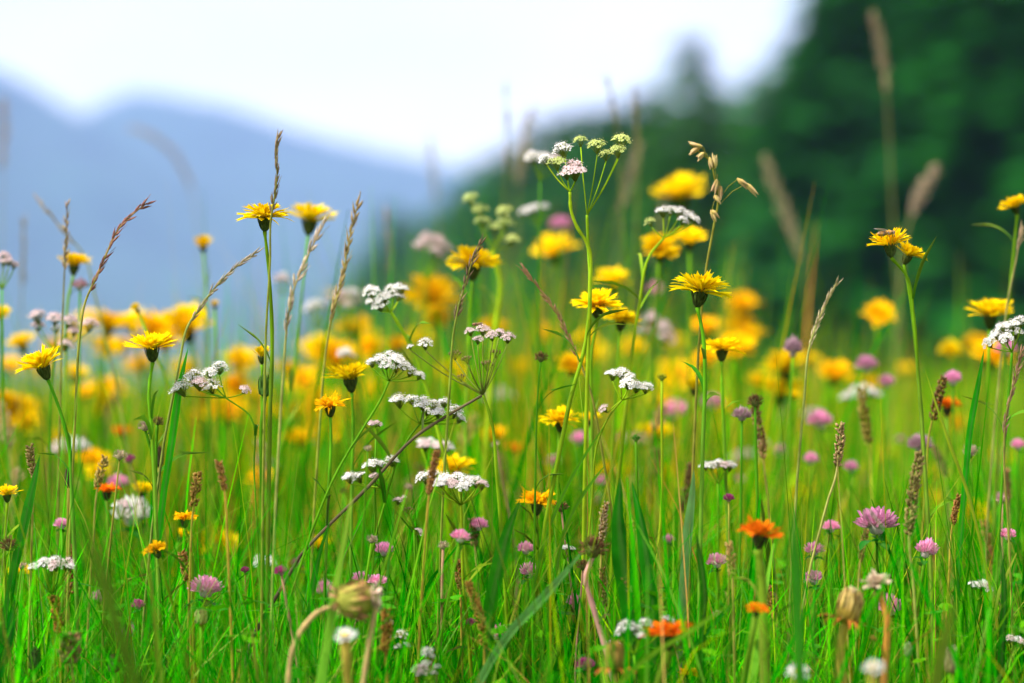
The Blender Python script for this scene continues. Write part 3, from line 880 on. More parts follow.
# ---- clovers
for (x, y, w, d, a, lab) in [
  (877, 525, 44, 1.72, (0, 0), 'large sharp pink clover among blades at lower right, a brown stalk crossing it'),
  (206, 590, 36, 1.70, (.05, 0), 'sharp pink clover on a pale stem at lower left'),
  (831, 528, 20, 1.85, (0, 0), 'pink clover immediately left of the large sharp clover'),
  (814, 551, 22, 1.80, (0, 0), 'pale pink clover left of and below the large sharp clover'),
  (1008, 536, 18, 1.78, (0, 0), 'pink clover near the right edge, upright above a dark blade'),
  (890, 609, 30, 1.80, (0, 0), 'pink clover hiding behind the dry tan flower head'),
  (62, 525, 18, 1.82, (0, 0), 'small pink clover at left above the white star shaped umbel'),
  (118, 484, 26, 2.05, (0, 0), 'blurred pink clover above the orange red flower at left'),
  (100, 598, 22, 1.9, (0, 0), 'faint pink clover left of the dark one at lower left'),
  (497, 634, 24, 1.72, (0, 0), 'pink clover at bottom centre beside a brown curved spike'),
  (526, 550, 20, 1.80, (0, 0), 'deep pink clover right of the dark green broad blade in the centre'),
  (575, 603, 20, 1.80, (0, 0), 'pink clover left of the thick pinkish withered stem'),
  (384, 551, 20, 1.82, (0, 0), 'pink clover above the olive withered head, left of a pale stem'),
  (361, 579, 18, 1.80, (0, 0), 'pink clover peeping over the olive withered head'),
  (479, 526, 20, 1.85, (0, 0), 'pink clover between the flat umbel stem and the dark green blade'),
  (669, 540, 14, 1.9, (0, 0), 'tiny pink clover in grass left of the bright orange flower'),
  (820, 422, 32, 2.15, (0, 0), 'largest blurred pink clover in the right half, beneath yellow blurs'),
  (811, 460, 20, 2.1, (0, 0), 'small blurred pink clover under the largest blurred one'),
  (851, 468, 20, 2.1, (0, 0), 'small blurred lilac clover beside the tan plantain spike'),
  (867, 366, 28, 2.2, (0, 0), 'blurred pink clover below the round yellow flower at right'),
  (886, 383, 22, 2.2, (0, 0), 'lower of two blurred pink clovers below the round yellow flower'),
  (953, 380, 22, 2.0, (0, 0), 'blurred pink clover above the wide orange flower'),
  (1006, 350, 28, 2.1, (0, 0), 'blurred lilac clover behind the white umbel at the right edge'),
  (1018, 446, 18, 2.0, (0, 0), 'blurred pink clover at the right edge in mid grass'),
  (560, 226, 30, 2.5, (0, 0), 'blurred lilac head behind the tallest umbel stem'),
  (712, 404, 28, 2.3, (0, 0), 'blurred pink clover below the flat yellow flower right of centre'),
  (675, 412, 32, 2.4, (0, 0), 'blurred dusky pink clover left of the one below the flat yellow flower'),
  (579, 440, 22, 2.2, (0, 0), 'blurred pink clover just below the centre yellow flower'),
  (553, 463, 22, 2.2, (0, 0), 'lower blurred pink clover left of the centre one'),
  (601, 482, 18, 2.2, (0, 0), 'blurred pale clover above the dark withered clover'),
  (1000, 500, 18, 2.1, (0, 0), None), (655, 290, 22, 2.7, (0, 0), None), (780, 450, 16, 2.3, (0, 0), None),
  (640, 440, 22, 2.5, (0, 0), None), (900, 440, 16, 2.4, (0, 0), None), (740, 480, 16, 2.3, (0, 0), None), (845, 640, 0, 0, 0, None)]:
    if w:
        clover(x, y, w, d, a, lab, leaves=3 if d < 2 else 1, squash=U(.9, 1.1))
clover(138, 606, 16, 1.72, (0, 0), 'small dark crimson clover at lower left above a dark leaf', DPINK)
clover(586, 666, 22, 1.66, (0, 0), 'dark crimson clover at the bottom edge below the thick pinkish stem', DPINK)
clover(132, 516, 44, 1.95, (0, 0), 'white clover with pink lower florets at left, softly blurred', WCLOV)
clover(793, 350, 22, 2.0, (.05, 0), 'pale lilac upright clover before yellow blurs at right', PALECL, squash=1.6, leaves=0)
clover(80, 286, 20, 2.0, (0, 0), 'faded pink head just under the yellow flower with a dark stem at left', PALECL, leaves=0)
clover(920, 446, 30, 1.95, (0, 0), 'dusky faded clover head right of the slanting yellow stalk', PALECL, leaves=0)
clover(742, 416, 22, 1.84, (0, 0), 'faded pinkish head beside a brown crumpled one right of centre', PALECL, leaves=0)
WG = 'withered flower heads'
kw = dict(name='withered_head', group=WG, cat='dead flower', leaves=0, mat=M_DRY)
clover(593, 550, 36, 1.66, (.05, 0), 'dark brown spiky withered head on a thick pinkish stem in the centre foreground', BROWNCL, via=[(586, 575), (594, 610), (606, 650)], scol=(.46, .26, .19), srad=.0016, **kw)
clover(541, 358, 16, 1.75, (.1, 0), 'tiny dead brown head on a thin straight stem near the centre', BROWNCL, via=[(538, 390), (536, 450), (535, 500)], scol=GREEN, srad=.0006, **kw)
clover(145, 427, 18, 1.73, (-.1, 0), 'brown withered head with pale fringe, left of two, beside the upright yellow flower stem', BEIGECL, via=[(152, 455), (154, 500)], **kw)
clover(158, 422, 14, 1.75, (.3, 0), 'small brown withered head, right of two, beside the upright yellow flower stem', BROWNCL, via=[(156, 455), (156, 510)], **kw)
clover(755, 402, 20, 1.80, (0, 0), 'brown crumpled head right of centre before a brown spike', BROWNCL, **kw)
clover(10, 546, 24, 1.72, (0, 0), 'dark brown withered head near the left edge above the low yellow flower', BROWNCL, **kw)
clover(372, 540, 14, 1.74, (.2, 0), 'tan withered bead on a bent thin stem right of the lower diagonal stem', BEIGECL, **kw)
clover(443, 546, 14, 1.73, (0, 0), 'tan withered bead on a rusty stem below the broad flat umbel', BEIGECL, scol=REDSTEM, **kw)
clover(971, 452, 20, 1.9, (0, 0), 'brown withered head low between stalks at the right', BEIGECL, **kw)
clover(662, 378, 12, 1.82, (0, 0), 'tiny yellow green flower head right of the two tier umbel', [clover_mesh(158, (.35, .42, .03), (.48, .50, .03), 40, -.3)], scol=YGREEN, **kw)
clover(636, 439, 11, 1.80, (0, 0), 'tiny green bead of a head among blades right of the centre', [clover_mesh(159, (.07, .22, .03), (.10, .30, .03), 40, -.3)], scol=GREEN, **kw)
clover(281, 572, 16, 1.68, (-.2, 0), 'dusky purple withered head in the grass left of the olive head', DPINK, scol=REDSTEM, **kw)
# dry opened head with a thick stem, and the olive hanging one
daisy_flower('withered_head', 'dead flower', WG, 877, 584, 34, 1.60, (-.25, -.25), 'n', 'dry tan opened head on a thick orange brown stem at lower right', heads=DRYHEAD, cal=[CALYX_GR[1]],
             via=[(885, 610), (886, 650), (884, 683)], srad=.0019, scol=(.40, .20, .03))
bud(845, 606, 24, 36, 1.60, (.34, .23, .03), (.72, .60, .34), 'closed yellowish head with drooping rusty bracts on a yellow stem at lower right', via=[(840, 650), (843, 683)], reflex=12, scol=(.36, .30, .04), axis=(.25, 0), srad=.0022)
bud(615, 657, 19, 30, 1.56, (.22, .20, .03), (.80, .40, .12), 'blurred closed bud with an orange white tip at the bottom centre', scol=OLIVE, reflex=9)
bud(265, 386, 13, 22, 1.76, (.06, .13, .02), (.10, .2, .02), 'plump green bud under the half closed yellow flower', via=[(262, 420), (262, 480)])
bud(35, 660, 11, 24, 1.66, (.035, .06, .012), (.05, .05, .02), 'dark green closed bud near the bottom left corner')
bud(114, 664, 11, 20, 1.66, (.04, .06, .015), (.06, .06, .02), 'dark closed bud at the bottom left, right of the brown oval spike')
bud(951, 660, 12, 28, 1.58, (.34, .28, .10), (.80, .76, .66), 'pale bud with a white tip at the bottom right')
bud(159, 457, 9, 20, 1.85, (.05, .05, .02), (.10, .05, .03), 'dark closed bud below the brown withered pair at left', scol=OLIVE)
bud(69, 478, 8, 20, 1.80, (.05, .06, .02), (.10, .05, .03), 'dark slim bud beside the yellow blurs at left in mid grass', scol=OLIVE)
bud(908, 650, 8, 14, 1.62, (.24, .36, .10), (.6, .65, .4), 'small pale green bud at bottom right beside the thick dry stem')
bud(201, 617, 13, 16, 1.68, (.22, .30, .07), (.35, .40, .12), 'pale green bud directly beneath the sharp pink clover')


def hanging_head():
    d = 1.56
    p = at(357, 600, d)
    bs = at(290, 683, d)
    bs.z = 0
    bs.x -= .02
    root = thing('withered_head', 'dead flower', WG, bs, 'large olive withered head held sideways by two bent stems, lower middle')
    R = 20 / F * d
    for path in ([(338, 606), (322, 610), (303, 628), (291, 655), (288, 683)], [(376, 605), (370, 640), (363, 683)]):
        P = [at(*q, d) for q in path]
        P.append(to_base(P))
        mb = MB()
        c = smooth(P, 6)
        mb.tube([q - bs for q in c], [.0014 * U(.8, 1.2) for q in c], [cj(mixc((.42, .30, .10), (.40, .22, .14), .3), .1) for q in c], 7)
        obj('stem', mb, M_STEM, root)
    random.seed(5)
    mb = MB()
    mb.lathe([(R * .3, -R), (R * .75, -R * .7), (R * .82, -R * .1), (R * .62, R * .5), (R * .3, R * 1.0)], (.20, .20, .03), 16, .18)
    for i in range(44):
        az = U(0, 2 * PI)
        mb.strap((R * .75 * math.cos(az), R * .75 * math.sin(az), U(-R * .9, -R * .1)), az, 1.2 + U(-.2, .3), 1.65 + U(-.6, .3), R * U(.6, 1.1), R * U(.18, .34), cj((.24, .24, .04), .45), cj((.30, .15, .06), .45), 4, -.5, -.3, U(-.6, .6))
    obj('calyx', mb, M_CALYX, root, p - bs, axis=(1, -.1, .08))
    mb = MB()
    for i in range(34):
        az = U(0, 2 * PI)
        r = R * .5 * math.sqrt(U(0, 1))
        mb.strap((r * math.cos(az), r * math.sin(az), R * .75), az, 1.2 + U(-.4, .2), .2 + U(-1.2, .6), R * U(.4, .7), R * .2, cj((.46, .32, .20), .2), cj((.60, .46, .34), .2), 3, .3, .05)
    obj('tuft', mb, M_DRY, root, p - bs, axis=(1, -.1, .12))
    mb = MB()
    for i in range(16):
        az = U(0, 2 * PI)
        mb.strap((R * .4 * math.cos(az), R * .4 * math.sin(az), -R * .9), az, -.2, -1.0 + U(-.5, .5), R * U(.4, .7), R * .25, cj((.44, .24, .10), .2), cj((.50, .30, .14), .2), 3, .3, .05)
    obj('bracts', mb, M_DRY, root, p - bs, axis=(1, -.1, .05))


hanging_head()

# small white flowers close to the lens
daisy_w = [head_mesh('blossom', 171, [((.62, .60, .50), (.64, .64, .62))] * 3, [(9, .95, 20, 5, .2, 0, 0), (7, .7, 45, 30, .15, .05, 0)], .42)]
for (x, y, w, d, lab) in [(345, 636, 22, 1.48, 'small white blurred flower on a thick amber stem below the olive withered head'),
                          (797, 673, 24, 1.50, 'small white flower with a yellow eye at the bottom edge'),
                          (873, 668, 22, 1.38, 'very blurred pale flower at the bottom edge beside the thick dry stem')]:
    r = daisy_flower('white_flower', 'flower', 'small white flowers in front', x, y, w, d, (0, -.5), 'n', lab, heads=daisy_w, cal=CALYX_GR[:1], srad=.0022, scol=(.34, .27, .04))
    p = at(x, y, d)
    ax = Vector((0, -.5, 1)).normalized()
    mb = MB()
    R = w * .16 / F * d
    mb.lathe([(R * .8, 0), (R, R * .35), (R * .7, R * .8), (R * .2, R)], (.75, .55, .03), 10, .1)
    kids('eye', mb, M_PETAL, r, p + ax * R * .2, axis=ax)

# ---- grass ears and spikes
E = ear
E([(147, 203), (132, 215), (118, 230), (106, 255), (95, 280), (86, 300), (80, 335), (76, 400)], 1.74, .50, 'slender', (.26, .10, .08), (.34, .16, .12), label='purple brown grass ear arching right before the mountain at left')
E([(257, 252), (235, 268), (214, 289), (200, 308), (188, 326), (180, 360)], 1.74, .72, 'slender', (.26, .19, .13), (.38, .30, .22), size=.85, label='thin grey brown ear slanting down left before the mountain')
E([(278, 137), (276, 155), (277, 175), (274, 200), (271, 218), (270, 260), (266, 330), (264, 420)], 1.72, .28, 'slender', (.17, .11, .06), (.30, .22, .12), label='upright dark ear rising through the sharp yellow flower')
E([(327, 218), (318, 235), (305, 262), (293, 292), (287, 325), (284, 360), (280, 420)], 1.66, .62, 'slender', (.46, .32, .22), (.60, .46, .34), size=1.25, label='pale tan ear leaning right beside the two left mountain flowers')
E([(359, 200), (355, 215), (348, 245), (343, 275), (333, 310), (326, 350), (320, 420)], 1.84, .6, 'slender', (.34, .20, .09), (.48, .32, .14), size=1.15, label='brown ear standing between the pale tan ear and the raised umbel')
E([(481, 243), (472, 262), (465, 285), (459, 305), (454, 330), (450, 380)], 1.73, .6, 'slender', (.15, .10, .05), (.26, .18, .09), size=.9, label='dark thin ear in front of the flat middle yellow flower')
E([(67, 204), (66, 240), (64, 280), (62, 330), (60, 400)], 1.88, .35, 'slender', (.24, .15, .10), None, size=.9, label='upright blurred ear crossing the yellow flower with a dark stem at left')
E([(38, 200), (55, 220), (68, 236), (82, 252), (96, 300)], 2.1, .55, 'slender', (.26, .18, .16), None, size=.9, label='blurred ear slanting down right behind the upright left ear')
E([(24, 220), (23, 270), (20, 330), (18, 400)], 2.4, .4, 'slender', (.22, .20, .17), None, label='faint grey upright ear nearest the left edge')
E([(523, 268), (540, 290), (555, 310), (570, 340), (590, 390), (600, 440)], 1.80, .55, 'slender', (.28, .14, .07), (.34, .20, .1), size=.8, label='brown ear slanting down right below the large blurred golden flower')
E([(505, 88), (507, 120), (506, 160), (504, 200), (503, 260)], 2.6, .5, 'slender', (.20, .15, .09), None, size=1.2, label='tall blurred dark ear against the white sky at the centre')
E([(530, 110), (522, 150), (518, 190), (516, 260)], 3.1, .5, 'fluffy', (.44, .32, .22), None, size=1.6, label='broad pinkish blurred ear between sky and dark trees')
E([(606, 78), (612, 100), (617, 130), (620, 180)], 2.5, .5, 'slender', (.18, .12, .07), None, size=1.0, label='blurred dark ear rising above the tallest umbel, left of two')
E([(634, 90), (636, 120), (638, 160), (636, 230)], 2.5, .45, 'slender', (.20, .13, .08), None, size=1.0, label='blurred dark ear rising above the tallest umbel, right of two')
E([(640, 145), (630, 175), (620, 215), (614, 280)], 2.9, .5, 'fluffy', (.40, .30, .20), None, size=1.2, label='pale blurred ear behind the tallest umbel to its right')
E([(873, 14), (880, 40), (885, 70), (887, 100), (890, 160), (894, 240), (900, 320)], 2.9, .26, 'fluffy', (.40, .26, .18), None, size=1.3, label='very tall blurred ear reaching near the top before the trees at right')
E([(765, 158), (775, 185), (788, 220), (800, 255), (806, 290), (812, 350)], 3.0, .55, 'fluffy', (.42, .34, .20), None, size=1.5, label='blurred pale ear leaning left before the trees, right of the panicle')
E([(936, 168), (925, 185), (915, 205), (906, 235), (900, 290)], 2.8, .42, 'fluffy', (.46, .33, .24), None, size=1.6, label='blurred pinkish ear above the flower carrying the fly')
E([(838, 280), (828, 300), (816, 326), (810, 345), (804, 400)], 1.80, .6, 'slender', (.44, .34, .16), (.56, .46, .26), size=.8, label='straw ear leaning right before the trees, left of the round yellow flower')
E([(430, 140), (434, 180), (438, 230), (440, 290)], 3.2, .4, 'fluffy', (.38, .36, .22), None, size=.9, label='faint pale green ear against the sky left of the trees')
E([(386, 210), (389, 245), (391, 290), (392, 340)], 2.5, .5, 'slender', (.22, .15, .10), None, size=1.0, label='blurred dark ear before the teal trees left of the cream umbel')
E([(130, 128), (150, 135), (175, 155), (190, 185), (200, 240), (205, 300)], 3.4, .45, 'fluffy', (.44, .30, .26), None, size=1.0, label='faint arching pinkish ear before the mountain')
E([(3, 100), (4, 130), (2, 170), (0, 240)], 3.0, .5, 'fluffy', (.42, .30, .28), None, size=1.2, label='faint pinkish ear cut by the left edge')
E([(663, 200), (660, 230), (655, 280), (650, 340)], 2.8, .5, 'slender', (.34, .24, .14), None, size=1.0, label='blurred brown ear rising from behind the yellow pair at right of centre')
E([(1022, 350), (1015, 380), (1007, 410), (1004, 450), (1008, 520)], 1.74, .55, 'slender', (.30, .15, .09), (.40, .24, .14), size=.8, label='red brown ear beside the right edge below the cut white umbel')
E([(1022, 226), (1016, 260), (1008, 300), (1002, 350)], 1.9, .2, 'slender', (.40, .24, .16), None, size=.8, label='slim pinkish stalk at the right edge below the topmost flower')
SG = dict(name='plantain_spike', group='brown plantain spikes', cat='seed spike')
E([(198, 474), (196, 488), (194, 503), (192, 520), (190, 570)], 1.70, .36, 'dense', (.44, .22, .05), (.56, .34, .12), size=1.25, label='rusty amber spike beside the ragged yellow flower at lower left', **SG)
E([(54, 598), (57, 612), (59, 628), (60, 645), (61, 683)], 1.66, .45, 'dense', (.38, .13, .03), (.48, .22, .06), size=1.4, label='rust brown spike at lower left above the brown oval spike', **SG)
E([(70, 637), (70, 645), (70, 654), (71, 664), (74, 683)], 1.62, .60, 'dense', (.30, .19, .08), (.42, .30, .16), size=3.2, label='fat brown oval spike near the bottom left corner', **SG)
E([(387, 613), (387, 630), (386, 648), (386, 665), (387, 683)], 1.60, .62, 'dense', (.34, .13, .03), (.44, .22, .06), size=1.3, label='rust spike standing right of the thick bent stem at the bottom', **SG)
E([(469, 584), (475, 600), (481, 620), (484, 645), (484, 683)], 1.64, .66, 'dense', (.40, .18, .04), (.5, .28, .08), size=1.0, label='curved amber spike at the bottom centre left of a pink clover', **SG)
E([(840, 426), (840, 440), (838, 458), (836, 475), (828, 500)], 1.76, .55, 'dense', (.44, .28, .16), (.60, .42, .28), size=1.2, label='upright tan pink spike among blades right of centre', **SG)
E([(920, 455), (915, 480), (911, 510), (909, 535), (913, 580)], 1.66, .66, 'dense', (.46, .34, .14), (.56, .44, .22), size=1.5, label='long tan spike right of the large sharp clover', **SG)
E([(30, 447), (31, 460), (34, 476), (33, 500)], 1.76, .62, 'dense', (.46, .32, .10), (.60, .46, .26), size=1.0, label='small tan spike at left among green stems', **SG)
E([(862, 390), (863, 405), (866, 425), (869, 445), (872, 500)], 2.0, .5, 'dense', (.46, .34, .04), None, size=1.6, label='blurred mustard spike below the pink clovers at right', **SG)
E([(943, 380), (939, 395), (935, 410), (930, 430), (926, 480)], 1.85, .42, 'dense', (.28, .14, .03), None, size=1.3, label='rusty ear pressed against the wide orange flower', **SG)
E([(754, 400), (757, 420), (762, 445), (764, 465), (768, 500)], 1.88, .6, 'dense', (.42, .26, .09), None, size=1.4, label='brown spike under the crumpled head right of centre', **SG)
E([(605, 505), (603, 520), (602, 540), (600, 580)], 1.80, .5, 'dense', (.48, .26, .10), (.66, .5, .4), size=1.0, label='slim orange brown spike above the dark withered head', **SG)
E([(472, 520), (474, 535), (475, 548), (477, 570)], 1.85, .55, 'dense', (.46, .26, .12), None, size=1.1, label='small brown spike beside the pink clover under the flat umbel', **SG)
E([(622, 578), (628, 586), (633, 598), (634, 606), (637, 640)], 1.66, .60, 'dense', (.36, .32, .06), None, size=1.0, label='short yellow olive spike right of the pinkish withered stem', **SG)
E([(690, 465), (687, 485), (683, 505), (680, 560)], 1.95, .5, 'dense', (.30, .16, .06), None, size=1.0, label='brown blurred spike left of the pale blade', **SG)
E([(1007, 470), (1008, 500), (1010, 540)], 2.0, .5, 'dense', (.42, .2, .1), None, size=1.0, label='blurred reddish spike at the right edge above a pink clover', **SG)


def panicle():
    d = 1.80
    path = [(690, 144), (699, 152), (709, 160), (715, 180), (718, 200), (714, 225), (706, 270), (700, 330), (696, 400)]
    P = [at(*q, d) for q in path]
    bs = to_base(P)
    root = thing('oat_grass', 'grass ear', 'seeding grass ears above the meadow', bs, 'loose oat like panicle with golden spikelets before the dark trees')
    mb = MB()
    c = smooth(P + [bs], 6)
    mb.tube([q - bs for q in c], [.0004 + .0006 * i / len(c) for i in range(len(c))], [cj(OLIVE, .15) for q in c], 5)
    obj('stalk', mb, M_DRY, root)
    for (x0, y0, x1, y1, jx, jy) in [(702, 147, 688, 140, 706, 155), (700, 148, 689, 154, 706, 156), (704, 153, 697, 160, 709, 160), (710, 158, 713, 170, 709, 158), (715, 168, 716, 152, 716, 180),
                                     (717, 180, 712, 195, 718, 175), (720, 186, 718, 203, 718, 182), (714, 196, 720, 203, 718, 190), (738, 179, 748, 189, 719, 200), (746, 184, 757, 195, 719, 205), (712, 210, 717, 221, 716, 200)]:
        a, b, j = at(x0, y0, d), at(x1, y1, d), at(jx, jy, d)
        mb = MB()
        mb.tube([j - bs, j.lerp(a, .5) - bs + Vector((0, 0, .002)), a - bs], .00025, OLIVE, 4, False)
        for k in range(3):
            mb.spindle(a - bs + Vector((U(-.0006, .0006), U(-.001, .001), U(-.0006, .0006))), (b - a) + Vector((U(-.002, .002), U(-.002, .002), U(-.002, .002))), (b - a).length * U(.8, 1.1), .0013, cj((.46, .33, .10), .2), cj((.52, .36, .16), .2), 5)
        obj('spikelet', mb, M_DRY, root)


panicle()

# ---- broad blades that stand out
BL = blade
BL([(188, 348), (180, 385), (172, 440), (164, 492)], 1.74, 8, (0.027, 0.264, 0.004), 'bright green upright blade left of the white umbel clusters')
BL([(620, 478), (618, 520), (622, 560), (630, 610), (634, 683)], 1.66, 22, (0.013, 0.165, 0.003), 'very broad dark green blade right of the withered head, left of two')
BL([(632, 482), (640, 520), (646, 560), (652, 610), (655, 660)], 1.70, 15, (0.016, 0.187, 0.004), 'dark green broad blade, right of two beside the withered head')
BL([(520, 500), (508, 530), (500, 560), (490, 610), (486, 660)], 1.68, 16, (0.011, 0.143, 0.003), 'broad dark green blade just left of centre beside the deep pink clover')
BL([(582, 552), (562, 576), (538, 603), (512, 630), (490, 662)], 1.62, 11, (0.136, 0.330, 0.070), 'pale shiny blade slanting down left below the withered head')
BL([(734, 602), (712, 616), (685, 634), (655, 652), (630, 672)], 1.54, 7, (0.160, 0.330, 0.009), 'yellowish blade tip slanting across the low orange flower')
BL([(694, 470), (692, 495), (688, 530), (684, 580), (680, 640)], 1.78, 11, (0.136, 0.308, 0.084), 'pale grey green upright blade right of centre')
BL([(696, 532), (700, 560), (704, 590), (702, 640)], 1.64, 9, (0.008, 0.110, 0.003), 'very dark blade standing left of the bright orange flower')
BL([(84, 520), (96, 560), (112, 610), (135, 683)], 1.18, 18, (0.096, 0.165, 0.004), 'olive out of focus blade close to the lens at lower left')
BL([(605, 425), (585, 455), (565, 490), (545, 540), (535, 580)], 1.72, 5, (0.104, 0.297, 0.006), 'narrow blade slanting from the centre down to the amber flower')
BL([(606, 464), (592, 482), (578, 502), (565, 530), (556, 570)], 1.72, 5, (0.080, 0.275, 0.006), 'second narrow slanting blade just below the longer one at centre')
BL([(984, 350), (978, 385), (970, 430), (966, 470)], 1.78, 8, (0.027, 0.264, 0.004), 'green blade rising beside the wide orange flower at right')
BL([(925, 370), (938, 410), (950, 445), (966, 488), (980, 540)], 1.70, 4, (0.304, 0.396, 0.012), 'yellow slanting stalk like blade at right')
BL([(790, 500), (795, 550), (797, 610), (800, 683)], 1.42, 14, (0.036, 0.220, 0.004), 'soft green blade close to the lens left of the pale pink clover')
BL([(955, 600), (945, 640), (935, 683)], 1.34, 18, (0.112, 0.165, 0.006), 'olive out of focus blade at the bottom right')
BL([(1000, 540), (1004, 590), (1002, 640), (1000, 683)], 1.66, 10, (0.009, 0.132, 0.004), 'dark green blade below the clover at the right edge')
BL([(40, 455), (32, 490), (24, 525), (14, 570)], 1.72, 10, (0.023, 0.220, 0.009), 'green blade at left leaning over the low yellow flower')
BL([(15, 600), (8, 640), (-5, 683)], 1.66, 12, (0.013, 0.154, 0.006), 'dark blade in the bottom left corner')
BL([(330, 520), (318, 560), (310, 610), (306, 683)], 1.72, 7, (0.027, 0.242, 0.004), 'green blade crossing below the diagonal stem')
BL([(745, 590), (726, 610), (700, 640), (660, 683)], 1.66, 6, (0.023, 0.220, 0.006), 'narrow green blade slanting under the small orange flower')


# ---- insects
def insect(x, y, d, L, label, body_c, wings=True, name='fly'):
    p = at(x, y, d)
    root = thing(name, 'insect', None, p, label)
    mb = MB()
    prof = [(.03, -.52), (.14, -.44), (.19, -.30), (.20, -.14), (.16, .02), (.11, .08), (.16, .16), (.18, .25), (.14, .34), (.08, .37), (.15, .42), (.14, .49), (.04, .53)]
    cols = [mixc(body_c, (.05, .03, .015), .6 if i in (1, 3) or i > 7 else 0) for i in range(len(prof))]
    mb.lathe([(r * L * .8, z * L) for r, z in prof], cols, 12)
    obj('body', mb, M_CHITIN, root, axis=(1, .2, .12))
    for s in (-1, 1):
        for k in range(3):
            mb = MB()
            a = Vector((.12 * L + (k - 1) * .13 * L, s * .10 * L, 0))
            mb.tube([a, a + Vector(((k - 1) * .12 * L, s * .2 * L, .06 * L)), a + Vector(((k - 1) * .2 * L, s * .28 * L, -.24 * L))], .00022, (.03, .02, .015), 4)
            obj('leg', mb, M_CHITIN, root)
        if wings:
            mb = MB()
            V = [Vector((.2 * L, s * .06 * L, .14 * L)), Vector((-.1 * L, s * .22 * L, .22 * L)), Vector((-.55 * L, s * .30 * L, .26 * L)), Vector((-.66 * L, s * .2 * L, .25 * L)), Vector((-.45 * L, s * .08 * L, .2 * L))]
            V += [v - Vector((0, 0, .0001)) for v in V]
            mb.add(V, [(0, 1, 2, 3, 4), (9, 8, 7, 6, 5)] + [(i, (i + 1) % 5, (i + 1) % 5 + 5, i + 5) for i in range(5)], (.36, .33, .28))
            obj('wing', mb, M_CHITIN, root)


insect(886, 233, 1.745, .0110, 'small amber fly with grey wings feeding on the tall right hand yellow flower', (.50, .22, .03))
insect(477, 324, 1.735, .0060, 'tiny reddish brown beetle sitting on the pinkish central umbel', (.34, .12, .03), False, 'beetle')

# ---- further flowers deeper in the meadow
random.seed(21)
for i in range(26):
    dd = U(2.3, 3.4)
    daisy_flower('yellow_flower', 'flower', YG, U(0, 1024), U(405, 520), U(.028, .040) * F / dd, dd, (U(-.3, .3), U(-1, 0)), 'n')
for i in range(32):
    dd = U(2.3, 3.3)
    daisy_flower('yellow_flower', 'flower', YG, random.gauss(230, 150) if i < 24 else U(480, 1000), U(318, 440), U(.034, .048) * F / dd, dd, (U(-.3, .3), U(-1, -.1)), 'n')
for i in range(7):
    dd = U(2.1, 3.0)
    clover(U(500, 1024), U(430, 530), U(.016, .024) * F / dd, dd, (0, 0), None, leaves=1)
for i in range(7):
    dd = U(2.2, 2.9)
    umbel(U(60, 1000), U(380, 470), U(.026, .04) * F / dd, dd, 7, 'wp'[i % 2], dome=.5)

random.seed(33)
for i in range(20):
    clover(U(10, 1015), U(440, 640), U(10, 19), U(1.62, 2.0), (U(-.5, .5), 0), None, random.choice((BROWNCL, BROWNCL, BEIGECL, DPINK)), noun='small withered head', scol=random.choice((OLIVE, GREEN, REDSTEM)), srad=.0007, **kw)
for i in range(14):
    x0, y0, l, k = U(10, 1015), U(450, 600), U(24, 50), U(-9, 9)
    ear([(x0 + k, y0), (x0 + k * .4, y0 + l * .5), (x0, y0 + l), (x0 - k * .5, y0 + l + 50)], U(1.62, 1.98), l / (l + 50), 'dense', random.choice([(.62, .28, .06), (.60, .40, .12), (.52, .18, .05)]), None, size=U(.8, 1.25),
        noun='slim rusty spike', **SG)
for i in range(8):
    clover(U(10, 1015), U(520, 655), U(16, 26), U(1.64, 1.98), (U(-.3, .3), 0), None, leaves=3, noun='small pink clover', squash=U(.85, 1.2))
for i in range(8):
    umbel(U(10, 1015), U(440, 650), U(16, 30), U(1.66, 1.95), random.choice((4, 5, 6)), random.choice('wwp'), (U(-.3, .3), 0), dome=U(.1, .6), noun='tiny white umbel', srad=.0007)
for i in range(30):
    dd, x0, y0 = U(2.05, 3.0), U(0, 1024), U(385, 490)
    l, k = U(22, 46), U(-14, 14)
    c = random.choice([(.50, .34, .06), (.42, .22, .06), (.52, .40, .18), (.34, .17, .07), (.50, .30, .16)])
    ear([(x0 + k, y0), (x0 + k * .4, y0 + l * .5), (x0, y0 + l), (x0 - k * .3, y0 + l + 60)], dd, l / (l + 60), random.choice(['dense', 'fluffy', 'slender']), c, None, size=U(1.0, 1.5),
        noun='brown ear', name='grass_ear', group='brown ears deep in the meadow')

# ---- thin brown branch stalks without heads, part of the grass below
# ================================================================== GRASS
def pos_in_wedge(n, d0, d1, extra, power=1.0):
    d = d0 + (d1 - d0) * rng.random(n) ** power
    half = (.5 * W / F) * d + extra
    return (rng.random(n) * 2 - 1) * half, d


def ground_z(x, y):
    r = np.hypot(x, y)
    t = np.clip((r - 7.0) / 20.0, 0, None)
    near = -0.9 * np.minimum(t, 1) ** 1.4 - np.where(t > 1, (r - 27) * .075, 0)
    deep = -8 - (r - 120) * .022
    z = np.where(r < 120, np.maximum(near, -8.0), deep)
    return np.maximum(z, -60)


